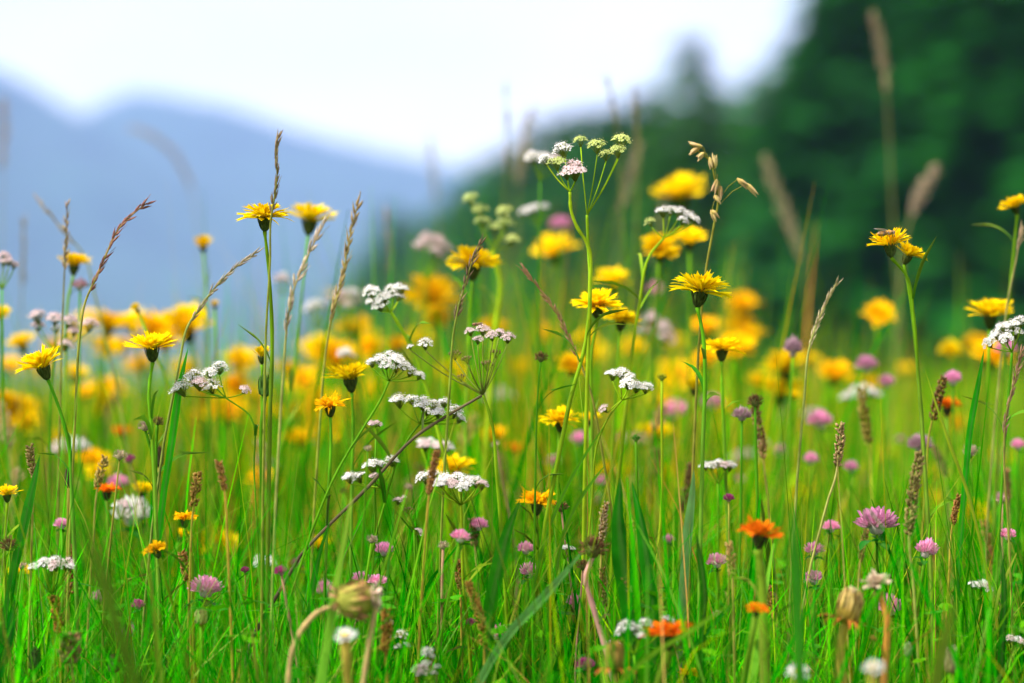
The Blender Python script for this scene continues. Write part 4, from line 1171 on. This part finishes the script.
def blades_np(x, y, h, w, phi0, phi1, col, S=5, fold=True, tip=.65, twist=None):
    n = len(x)
    az = rng.random(n) * 2 * PI
    tw = (rng.random(n) - .5) * 1.6 if twist is None else np.full(n, twist)
    hx, hy = np.cos(az), np.sin(az)
    K = 3 if fold else 2
    V = np.zeros((n, S + 1, K, 3), np.float32)
    px, pz = np.zeros(n), np.zeros(n)
    z0 = ground_z(x, y)
    for i in range(S + 1):
        t = i / S
        ph = phi0 + (phi1 - phi0) * t * t
        cx, cz = x + hx * px, z0 + pz
        cy = y + hy * px
        ww = w * .5 * np.minimum(1, (.55 + t)) * max(0.02, (1 - t)) ** tip
        a2 = az + PI / 2 + tw * t
        sx, sy = np.cos(a2), np.sin(a2)
        V[:, i, 0] = np.stack([cx - sx * ww, cy - sy * ww, cz], -1)
        V[:, i, K - 1] = np.stack([cx + sx * ww, cy + sy * ww, cz], -1)
        if fold:
            V[:, i, 1] = np.stack([cx - hx * ww * .5, cy - hy * ww * .5, cz - .0 * ww], -1)
        px = px + np.sin(ph) * h / S
        pz = pz + np.cos(ph) * h / S
    V = V.reshape(-1, 3)
    base = (np.arange(n) * (S + 1) * K)[:, None, None, None]
    row = (np.arange(S) * K)[None, :, None, None]
    q = np.array([[k, k + 1, K + k + 1, K + k] for k in range(K - 1)])[None, None]
    Fq = (base + row + q).reshape(-1, 4)
    tipc = np.array([.40, .30, .04])
    k = (rng.random(n) < .22)[:, None] * (np.linspace(0, 1, S + 1) ** 4)[None] * rng.random((n, 1))
    C = col[:, None, :] * (1 - k[..., None]) + tipc * k[..., None]
    C = np.repeat(C[:, :, None, :], K, axis=2).reshape(-1, 3)
    return V, Fq, C


def palette(n, pal, wts, jit=.32):
    idx = rng.choice(len(pal), n, p=np.array(wts) / sum(wts))
    c = np.array(pal)[idx]
    return c * (1 + (rng.random((n, 1)) * 2 - 1) * jit) * (1 + (rng.random((n, 3)) * 2 - 1) * .08)


def patch(x, y, col, s=.085, amt=.55):
    """tufts of different species: neighbouring blades share a tone"""
    def h(a, k):
        return np.modf(np.abs(np.sin(a * 12.9898 + k * 78.233) * 43758.5453))[0]
    def n(k, sc):
        X, Y = x / sc + k * 3.7, y / sc * .6 + k * 1.9
        xi, yi = np.floor(X), np.floor(Y)
        fx, fy = X - xi, Y - yi
        g = lambda i, j: h(i + j * 57.0, k)
        return (g(xi, yi) * (1 - fx) + g(xi + 1, yi) * fx) * (1 - fy) + (g(xi, yi + 1) * (1 - fx) + g(xi + 1, yi + 1) * fx) * fy
    v = (n(1, s) - .5) * 2
    w = (n(2, s * 1.4) - .5) * 2
    c = col * (1 + amt * 1.25 * v)[:, None]
    c[:, 0] *= np.exp(w * .9)
    return np.clip(c, .0003, .9)


class Big:
    def __init__(s):
        s.V, s.F, s.C, s.o = [], [], [], 0

    def add(s, vfc):
        V, Fq, C = vfc
        s.V.append(V)
        s.F.append(Fq + s.o)
        s.C.append(C)
        s.o += len(V)

    def build(s, name, mat):
        V, Fq, C = np.concatenate(s.V), np.concatenate(s.F), np.concatenate(s.C)
        me = bpy.data.meshes.new(name)
        me.vertices.add(len(V))
        me.vertices.foreach_set('co', V.astype(np.float32).ravel())
        me.loops.add(Fq.size)
        me.loops.foreach_set('vertex_index', Fq.astype(np.int32).ravel())
        me.polygons.add(len(Fq))
        me.polygons.foreach_set('loop_start', np.arange(0, Fq.size, 4, dtype=np.int32))
        me.polygons.foreach_set('loop_total', np.full(len(Fq), 4, np.int32))
        me.polygons.foreach_set('use_smooth', np.ones(len(Fq), bool))
        me.update(calc_edges=True)
        a = me.attributes.new('Col', 'FLOAT_COLOR', 'POINT')
        a.data.foreach_set('color', np.concatenate([C, np.ones((len(C), 1))], 1).astype(np.float32).ravel())
        me.materials.append(mat)
        o = bpy.data.objects.new(name, me)
        COL.objects.link(o)
        o['kind'] = 'stuff'
        return o


GP = [(.004, .220, .0004), (.014, .29, .0004), (.08, .46, .001), (.001, .080, .0004), (.20, .48, .001), (.26, .26, .006), (.12, .34, .04), (.38, .26, .07), (.22, .12, .02), (.001, .15, .0004)]
GW = [28, 26, 20, 16, 5, 3, 3, 2, 1.2, 12]
G = Big()


def field(dens, d0, d1, extra, hlo, hhi, wlo, whi, lean=.35, bend=1.1, fold=True, pal=GP, wts=GW, S=5, nmin=0):
    area = (W / F) * (d1 * d1 - d0 * d0) / 2 + 2 * extra * (d1 - d0)
    n = int(dens * area)
    m = int(n * 1.0)
    x, y = pos_in_wedge(m, d0, d1, extra, .85)
    h = hlo + (hhi - hlo) * rng.random(m) ** 1.3
    w = wlo + (whi - wlo) * rng.random(m)
    ph0 = (rng.random(m)) * lean
    ph1 = ph0 + (rng.random(m) ** 1.5) * bend
    G.add(blades_np(x, y, h, w, ph0, ph1, patch(x, y, palette(m, pal, wts)), S, fold))


# turf of fine leaves, thick near the plane of focus and thinner far away
MP = [(.06, .34, .001), (.15, .40, .001), (.010, .26, .001), (.25, .33, .002), (.36, .28, .008), (.006, .13, .001), (.34, .15, .02)]
MW = [26, 22, 22, 11, 7, 20, 4]
field(6000, 0.75, 1.2, .35, .06, .20, .0016, .0034, .5, 1.5)
field(9000, 1.2, 1.5, .35, .12, .27, .0014, .0032, .5, 1.7)
field(13000, 1.5, 2.0, .35, .16, .345, .0012, .0032, .5, 1.9, S=6)
field(9000, 1.62, 1.90, .2, .18, .36, .0010, .0030, .6, 1.9, S=7)
field(1800, 1.55, 2.1, .30, .26, .42, .0013, .0034, .45, 1.5, S=7)
field(9000, 2.0, 2.6, .35, .16, .39, .0015, .0036, .45, 1.5)
field(1200, 2.0, 3.2, .35, .2, .40, .003, .008, .5, 1.6, True, MP, MW)
field(5500, 2.3, 4.0, .5, .12, .34, .002, .005, .4, 1.3, False, MP, MW)
field(3000, 4.0, 8.0, .8, .16, .40, .003, .006, .35, 1.1, False, MP, MW, S=4)
field(700, 8.0, 16.0, 2.0, .16, .40, .005, .010, .4, 1.0, False, MP, MW, S=3)
field(900, 0.4, 3.2, 1.6, .07, .2, .002, .004, .4, 1.2, False, S=4)
field(6000, 1.5, 2.0, .25, .18, .36, .0006, .0012, .6, 2.2, False, GP, [10, 20, 24, 14, 16, 10, 6, 4, 2, 8], S=7)
field(4200, 1.45, 2.1, .25, .15, .34, .003, .0065, .7, 1.8, True, GP, GW, S=6)
# broad leaves
BP = [(.004, .160, .001), (.018, .24, .001), (.09, .34, .02)]
field(130, 1.45, 2.2, .3, .17, .34, .012, .020, .6, 1.3, True, BP, [3, 3, 1.5], 8)
field(650, 1.5, 2.6, .3, .18, .36, .006, .012, .45, 1.0, True, BP, [3, 3, 1], 7)
field(260, 2.4, 5.5, .5, .20, .40, .006, .012, .35, .9, False, BP + MP[:3], [5, 4, 1, 3, 2, 3], 6)
# thin upright culms, some straw or rust coloured
CP = [(.12, .28, .002), (.20, .30, .003), (.36, .31, .01), (.40, .24, .04), (.38, .15, .03), (.03, .20, .002)]
field(230, 1.6, 2.3, .2, .26, .46, .0007, .0014, .5, .8, True, CP, [5, 5, 3, 2, 1.5, 6], 7)
field(520, 2.1, 6.0, .5, .24, .46, .0016, .0032, .3, .6, False, CP, [4, 5, 6, 5, 4, 2], 5)


def thicket(n, d0, d1, cx, sx, hlo, hhi, wlo, whi, pal, wts):
    """the taller clump in the middle of the meadow"""
    d = d0 + (d1 - d0) * rng.random(n)
    x = (cx - 512 + rng.normal(0, sx, n)) / F * d
    h = hlo + (hhi - hlo) * rng.random(n) ** 1.4
    ph0 = rng.random(n) * .22
    G.add(blades_np(x, d, h, wlo + (whi - wlo) * rng.random(n), ph0, ph0 + rng.random(n) ** 1.5 * .9, patch(x, d, palette(n, pal, wts)), 6, False))


thicket(2000, 2.1, 4.0, 520, 150, .32, .56, .0018, .004, MP, MW)
thicket(700, 2.1, 3.6, 500, 210, .30, .50, .0016, .003, CP, [3, 5, 6, 5, 4, 2])
thicket(420, 2.1, 4.0, 520, 160, .30, .52, .005, .010, BP + MP[:3], [5, 4, 1, 3, 2, 3])
thicket(800, 2.1, 4.2, 120, 120, .30, .48, .0018, .004, MP, MW)
thicket(600, 2.1, 4.2, 930, 100, .28, .46, .0018, .004, MP, MW)
G.build('grass', M_GRASS)

# low clover and herb leaves down in the turf, as ground cover
LV = Big()


def herb_leaves(n, d0, d1, extra, zlo, zhi, s0, s1):
    x, y = pos_in_wedge(n, d0, d1, extra)
    z = zlo + (zhi - zlo) * rng.random(n)
    az0 = rng.random(n) * 2 * PI
    for k in range(3):
        az = az0 + k * 2 * PI / 3
        s = s0 + (s1 - s0) * rng.random(n)
        el = (rng.random(n) - .3) * .8
        dx, dy, dz = np.cos(az) * np.cos(el), np.sin(az) * np.cos(el), np.sin(el)
        sx, sy = -np.sin(az), np.cos(az)
        Q = np.zeros((n, 6, 3), np.float32)
        prof = [(0, .05), (.5, .36), (.95, .22)]
        for i, (t, ww) in enumerate(prof):
            cz = z + dz * s * t - .12 * s * t * t
            Q[:, i * 2] = np.stack([x + dx * s * t - sx * s * ww, y + dy * s * t - sy * s * ww, cz + .06 * s], -1)
            Q[:, i * 2 + 1] = np.stack([x + dx * s * t + sx * s * ww, y + dy * s * t + sy * s * ww, cz + .06 * s], -1)
        base = (np.arange(n) * 6)[:, None, None]
        Fq = (base + np.array([[0, 1, 3, 2], [2, 3, 5, 4]])[None]).reshape(-1, 4)
        c = palette(n, [(.012, .16, .001), (.03, .22, .001), (.06, .27, .001)], [2, 3, 2])
        LV.add((Q.reshape(-1, 3), Fq, np.repeat(c, 6, axis=0)))


herb_leaves(900, 1.6, 2.3, .3, .14, .27, .008, .016)
herb_leaves(700, 1.2, 1.6, .3, .06, .18, .008, .014)
LV.build('clover_leaves', M_LEAF)

# ================================================================== GROUND, WOOD, MOUNTAIN
random.seed(3)


def sheet(name, xs, ys, zf, mat, colf):
    nx, ny = len(xs), len(ys)
    X, Y = np.meshgrid(xs, ys)
    Z = zf(X, Y)
    V = np.stack([X, Y, Z], -1).reshape(-1, 3)
    i = np.arange(nx * ny).reshape(ny, nx)
    Fq = np.stack([i[:-1, :-1], i[:-1, 1:], i[1:, 1:], i[1:, :-1]], -1).reshape(-1, 4)
    b = Big()
    b.add((V, Fq, colf(X, Y, Z).reshape(-1, 3)))
    o = b.build(name, mat)
    o['kind'] = 'structure'
    return o


xs = np.concatenate([-np.geomspace(4200, 2, 44), np.linspace(-1.8, 1.8, 13), np.geomspace(2, 4200, 44)])
ys = np.concatenate([-np.geomspace(180, 2, 14), np.linspace(-1.5, 12, 40), np.geomspace(13, 5550, 64)])
M_GROUND = make_mat('meadow_soil', .9, 0, 1.2, .4, 0, .2, 0, .5)
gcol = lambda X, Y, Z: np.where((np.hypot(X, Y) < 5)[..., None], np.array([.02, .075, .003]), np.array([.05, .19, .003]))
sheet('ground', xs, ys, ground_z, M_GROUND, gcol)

# mountain: two ridges, wooded, far beyond the valley
RIDGE_A = [(-700, 60), (-300, 40), (-150, 62), (0, 68), (25, 84), (50, 100), (75, 112), (95, 122), (140, 150), (250, 215), (420, 300)]
RIDGE_B = [(-500, 180), (0, 150), (60, 128), (92, 110), (112, 98), (140, 92), (175, 96), (230, 108), (300, 131), (370, 150), (450, 166), (600, 180), (900, 200), (1300, 190), (1900, 215)]
DM = 4000.0


def vnoise(X, Y, s, seed):
    r = np.random.default_rng(seed)
    g = r.random((64, 64))
    x, y = X / s, Y / s
    xi, yi = np.floor(x).astype(int), np.floor(y).astype(int)
    fx, fy = x - xi, y - yi
    fx, fy = fx * fx * (3 - 2 * fx), fy * fy * (3 - 2 * fy)
    q = lambda a, b: g[a % 64, b % 64]
    return (q(xi, yi) * (1 - fx) + q(xi + 1, yi) * fx) * (1 - fy) + (q(xi, yi + 1) * (1 - fx) + q(xi + 1, yi + 1) * fx) * fy


def ridge_z(ridge, dist, front, back):
    px = np.array([p[0] for p in ridge])
    hz = CAMZ - (np.array([p[1] for p in ridge]) - 341.5) / F * dist

    def f(X, Y):
        top = np.interp(512 + X / dist * F, px, hz)
        t = np.where(Y < dist, (Y - (dist - front)) / front, (dist + back - Y) / back)
        t = np.clip(t, 0, 1)
        base = -58
        z = base + (top - base) * (t ** .9)
        z = z + (vnoise(X, Y, 140, 1) - .5) * 50 * np.sin(PI * t) + (vnoise(X, Y, 54, 2) - .5) * 18 * np.sin(PI * np.clip(t, 0, .97)) + (vnoise(X, Y, 22, 3) - .5) * 6 * t
        return z
    return f


M_MOUNT = make_mat('mountain_forest', .9, 0, .02, .35, 0, .1, 0)
mcol = lambda X, Y, Z: np.array([.020, .045, .030]) * (1 + .8 * (vnoise(X, Y, 60, 5)[..., None] - .5)) + np.zeros(X.shape + (3,))
mx = np.linspace(-2300, 2500, 190)
sheet('mountain', mx, np.concatenate([np.linspace(2400, 4000, 50), np.linspace(4030, 5200, 24)]), ridge_z(RIDGE_B, 4000, 1600, 1200), M_MOUNT, mcol)
sheet('mountain_spur', np.linspace(-2200, -70, 110), np.concatenate([np.linspace(2150, 3400, 44), np.linspace(3430, 4400, 20)]), ridge_z(RIDGE_A, 3400, 1250, 1000), M_MOUNT, mcol)


def crown_mesh(seed, Ht, R, col):
    random.seed(seed)
    mb = MB()
    nw = 56
    for k in range(nw):
        t = (k + U(-.3, .3)) / nw
        z = Ht * (.06 + .94 * max(0, t))
        br = R * 1.25 * (1 - t) ** .82 * U(.75, 1.15) + .12
        nb = max(5, int(12 * (1 - t) + 5))
        for b in range(nb):
            az = 2 * PI * (b + U(-.4, .4)) / nb + k
            L = br * U(.65, 1.15)
            m = max(3, int(L * 3.8))
            for j in range(m):
                s = (j + U(.2, .8)) / m
                p = Vector((math.cos(az) * L * s, math.sin(az) * L * s, z - L * .42 * s * s + U(-.15, .15)))
                q = .48 + .72 * (1 - t) * U(.6, 1.3)
                a1 = az + U(-.7, .7)
                dv = Vector((math.cos(a1), math.sin(a1), U(-.8, .0))).normalized() * q * 1.3
                sv = Vector((-math.sin(a1), math.cos(a1), U(-.5, .5))).normalized() * q * .62
                mb.add([p, p + dv * .5 + sv, p + dv, p + dv * .5 - sv], [(0, 1, 2, 3)], cj(col, .35))
    return mb.mesh('crown', False)


def trunk_mesh(Ht, seed):
    random.seed(seed)
    mb = MB()
    mb.tube([(U(-.1, .1) * (i > 0), U(-.1, .1) * (i > 0), Ht * i / 8) for i in range(9)], [.34 * (1 - i / 8.6) + .02 for i in range(9)], [cj((.10, .065, .04), .2) for i in range(9)], 9)
    return mb.mesh('trunk')


CROWNS = [crown_mesh(200 + i, 24, 4.2 + .5 * (i % 2), [(.015, .110, .014), (.019, .124, .013), (.012, .102, .020), (.023, .130, .009)][i]) for i in range(4)]
TRUNK = trunk_mesh(23.5, 9)


def conifer(x, ytop, d, wide, ci, label, group):
    top = at(x, ytop, d)
    zb = float(ground_z(np.array([top.x]), np.array([top.y]))[0]) - .2
    h = top.z - zb
    root = thing('conifer_tree', 'tree', group, (top.x, top.y, zb), label)
    s = h / 24.0
    wide = wide * 1.2
    for nm, me, mt in (('trunk', TRUNK, M_BARK), ('crown', CROWNS[ci], M_NEEDLE)):
        o = obj(nm, me, mt, root)
        o.scale = (s * wide, s * wide, s)
        o.rotation_euler = (0, 0, U(0, 6.28))


NW, FW = 'dark conifers of the near wood', 'hazy conifers across the valley'
ordn = ['first', 'second', 'third', 'fourth', 'fifth', 'sixth', 'seventh', 'eighth', 'ninth', 'tenth', 'eleventh', 'twelfth', 'thirteenth', 'fourteenth', 'fifteenth', 'sixteenth', 'seventeenth', 'eighteenth', 'nineteenth', 'twentieth', 'twenty-first', 'twenty-second', 'twenty-third', 'twenty-fourth', 'twenty-fifth', 'twenty-sixth']
near = [(690, 28, 125, 1.0), (762, 62, 130, 1.2), (648, 84, 150, 1.2), (832, -40, 118, 1.1), (850, -130, 110, 1.1), (915, -190, 112, 1.15), (985, -160, 108, 1.15), (1060, -200, 115, 1.1), (1150, -120, 112, 1.1),
        (725, 84, 160, 1.5), (672, 110, 165, 1.5), (610, 104, 170, 1.3), (796, 56, 150, 1.3), (858, -60, 140, 1.4), (880, -110, 145, 1.4), (950, -130, 140, 1.4), (1025, -120, 150, 1.4), (700, 130, 140, 1.6), (750, 110, 145, 1.6)]
near.sort(key=lambda q: q[0])
for i, (x, yt, d, wd) in enumerate(near):
    conifer(x, yt, d * .62, wd * 1.05, i % 4, ('dark green pointed conifer making the lone blurred peak left of the tall wood' if x == 690 else
            f'{ordn[i]} dark conifer from the left in the blurred green wood at right'), NW)
far = [(318, 318, 520, 1.9), (352, 276, 440, 1.8), (392, 204, 300, 1.5), (416, 214, 290, 1.7), (442, 200, 240, 1.6), (468, 172, 190, 1.5), (494, 150, 160, 1.5), (522, 136, 150, 1.5), (550, 112, 140, 1.5), (580, 104, 130, 1.5), (616, 100, 125, 1.5),
       (372, 250, 380, 1.9), (455, 215, 220, 1.8), (482, 186, 180, 1.8), (508, 166, 160, 1.8), (536, 148, 150, 1.8), (566, 134, 140, 1.8), (598, 124, 135, 1.8), (636, 112, 120, 1.7)]
far.sort(key=lambda q: q[0])
for i, (x, yt, d, wd) in enumerate(far):
    conifer(x, yt, d, wd, (i + 2) % 4, f'{ordn[i]} hazy teal conifer from the left where the mountain meets the wood', FW)

# ================================================================== LABELS of the repeats that carry none yet
def region(x, y):
    if y < 335:
        return 'before the blue mountain' if x < 380 else 'where mountain and trees meet' if x < 520 else 'before the dark trees'
    side = 'at left' if x < 256 else 'left of the middle' if x < 512 else 'right of the middle' if x < 768 else 'at right'
    if y < 400:
        return 'along the flower tops ' + side
    if y < 500:
        return 'in the mid grass ' + side
    return 'in the low grass ' + side


buckets = {}
for (o, px, noun, d) in THINGS:
    buckets.setdefault((noun, region(*px)), []).append((px[0], o, d))
for (noun, reg), L in buckets.items():
    L.sort(key=lambda q: q[0])
    num = ['one', 'two', 'three', 'four', 'five', 'six', 'seven', 'eight', 'nine', 'ten', 'eleven', 'twelve', 'thirteen', 'fourteen', 'fifteen', 'sixteen']
    for i, (_, o, d) in enumerate(L):
        if len(L) == 1:
            o['label'] = f"{noun if noun.split()[0] in ('small', 'slim', 'tiny') else 'blurred ' + noun} {reg}, the only plain one"
        else:
            o['label'] = f"{ordn[i]} from left of {'' if noun.split()[0] in ('small', 'slim', 'tiny') else 'blurred '}{noun}s {reg}"

# ================================================================== AIR, SKY, SUN, CAMERA
def haze_box(x0, x1, y0, y1, z0, z1, density, color):
    V = [(x, y, z) for x in (x0, x1) for y in (y0, y1) for z in (z0, z1)]
    Fs = [(0, 1, 3, 2), (4, 6, 7, 5), (0, 4, 5, 1), (2, 3, 7, 6), (0, 2, 6, 4), (1, 5, 7, 3)]
    me = bpy.data.meshes.new('haze')
    me.from_pydata(V, [], Fs)
    m = bpy.data.materials.new('haze')
    m.use_nodes = True
    nt = m.node_tree
    nt.nodes.clear()
    out = nt.nodes.new('ShaderNodeOutputMaterial')
    pv = nt.nodes.new('ShaderNodeVolumePrincipled')
    pv.inputs['Color'].default_value = (*color, 1)
    pv.inputs['Density'].default_value = density
    pv.inputs['Anisotropy'].default_value = 0.0
    nt.links.new(pv.outputs[0], out.inputs['Volume'])
    me.materials.append(m)
    o = bpy.data.objects.new('haze', me)
    COL.objects.link(o)
    o['kind'] = 'stuff'


haze_box(-4300, 4300, -200, 5600, -63, 560, .00021, (.335, .465, .88))

SUN_EL, SUN_AZ = math.radians(50), math.radians(-112)   # azimuth measured from +Y (view direction), clockwise
w = bpy.data.worlds.new('World')
scene.world = w
w.use_nodes = True
nt = w.node_tree
N, L = nt.nodes, nt.links
N.clear()
out = N.new('ShaderNodeOutputWorld')
bg = N.new('ShaderNodeBackground')
bg.inputs['Strength'].default_value = 0.12
sky = N.new('ShaderNodeTexSky')
sky.sky_type = 'NISHITA'
sky.sun_disc = False
sky.sun_elevation = SUN_EL
sky.sun_rotation = SUN_AZ
sky.air_density = 1.0
sky.dust_density = 2.0
tc = N.new('ShaderNodeTexCoord')
mp = N.new('ShaderNodeMapping')
mp.inputs['Scale'].default_value = (1, 1, 2.2)
no = N.new('ShaderNodeTexNoise')
no.inputs['Scale'].default_value = 2.4
no.inputs['Detail'].default_value = 5
L.new(tc.outputs['Generated'], mp.inputs['Vector'])
L.new(mp.outputs['Vector'], no.inputs['Vector'])
cr = N.new('ShaderNodeMapRange')
cr.inputs['From Min'].default_value = .28
cr.inputs['From Max'].default_value = .50
cr.inputs['To Min'].default_value = .55
cr.inputs['To Max'].default_value = 1.0
L.new(no.outputs['Fac'], cr.inputs['Value'])
mx_ = N.new('ShaderNodeMix')
mx_.data_type = 'RGBA'
sx = N.new('ShaderNodeSeparateXYZ')
L.new(tc.outputs['Generated'], sx.inputs[0])
gz = N.new('ShaderNodeMapRange')
gz.interpolation_type = 'SMOOTHSTEP'
gz.inputs['From Min'].default_value = .07
gz.inputs['From Max'].default_value = .16
L.new(sx.outputs['Z'], gz.inputs['Value'])
gx = N.new('ShaderNodeMapRange')
gx.interpolation_type = 'SMOOTHSTEP'
gx.inputs['From Min'].default_value = .05
gx.inputs['From Max'].default_value = -.22
gx.inputs['To Min'].default_value = .15
gx.inputs['To Max'].default_value = .85
L.new(sx.outputs['X'], gx.inputs['Value'])
gm = N.new('ShaderNodeMath')
gm.operation = 'MULTIPLY'
L.new(gz.outputs['Result'], gm.inputs[0])
L.new(gx.outputs['Result'], gm.inputs[1])
gs = N.new('ShaderNodeMath')
gs.operation = 'SUBTRACT'
gs.use_clamp = True
L.new(cr.outputs['Result'], gs.inputs[0])
L.new(gm.outputs[0], gs.inputs[1])
L.new(gs.outputs[0], mx_.inputs['Factor'])
L.new(sky.outputs['Color'], mx_.inputs[6])
mx_.inputs[7].default_value = (7.6, 7.1, 7.0, 1)
L.new(mx_.outputs[2], bg.inputs['Color'])
L.new(bg.outputs[0], out.inputs['Surface'])

sd = bpy.data.lights.new('sun', 'SUN')
sd.energy = 4.2
sd.angle = math.radians(10)
sd.color = (1, .97, .91)
so = bpy.data.objects.new('sun', sd)
COL.objects.link(so)
dirn = Vector((math.sin(SUN_AZ) * math.cos(SUN_EL), math.cos(SUN_AZ) * math.cos(SUN_EL), math.sin(SUN_EL)))
so.rotation_mode = 'QUATERNION'
so.rotation_quaternion = Vector((0, 0, 1)).rotation_difference(dirn)
so.location = dirn * 50

cd = bpy.data.cameras.new('camera')
cd.lens = LENS
cd.sensor_width = 36
cd.clip_start = .02
cd.clip_end = 12000
cd.dof.use_dof = True
cd.dof.focus_distance = D0
cd.dof.aperture_fstop = FSTOP
co = bpy.data.objects.new('camera', cd)
COL.objects.link(co)
co.location = (0, 0, CAMZ)
co.rotation_euler = (PI / 2, 0, 0)
scene.camera = co

scene.view_settings.view_transform = 'Standard'
scene.view_settings.look = 'None'
scene.view_settings.exposure = 1.25
scene.view_settings.gamma = 1.0
cy = scene.cycles
cy.use_denoising = True
cy.max_bounces = 8
cy.diffuse_bounces = 4
cy.glossy_bounces = 2
cy.transmission_bounces = 4
cy.volume_bounces = 1
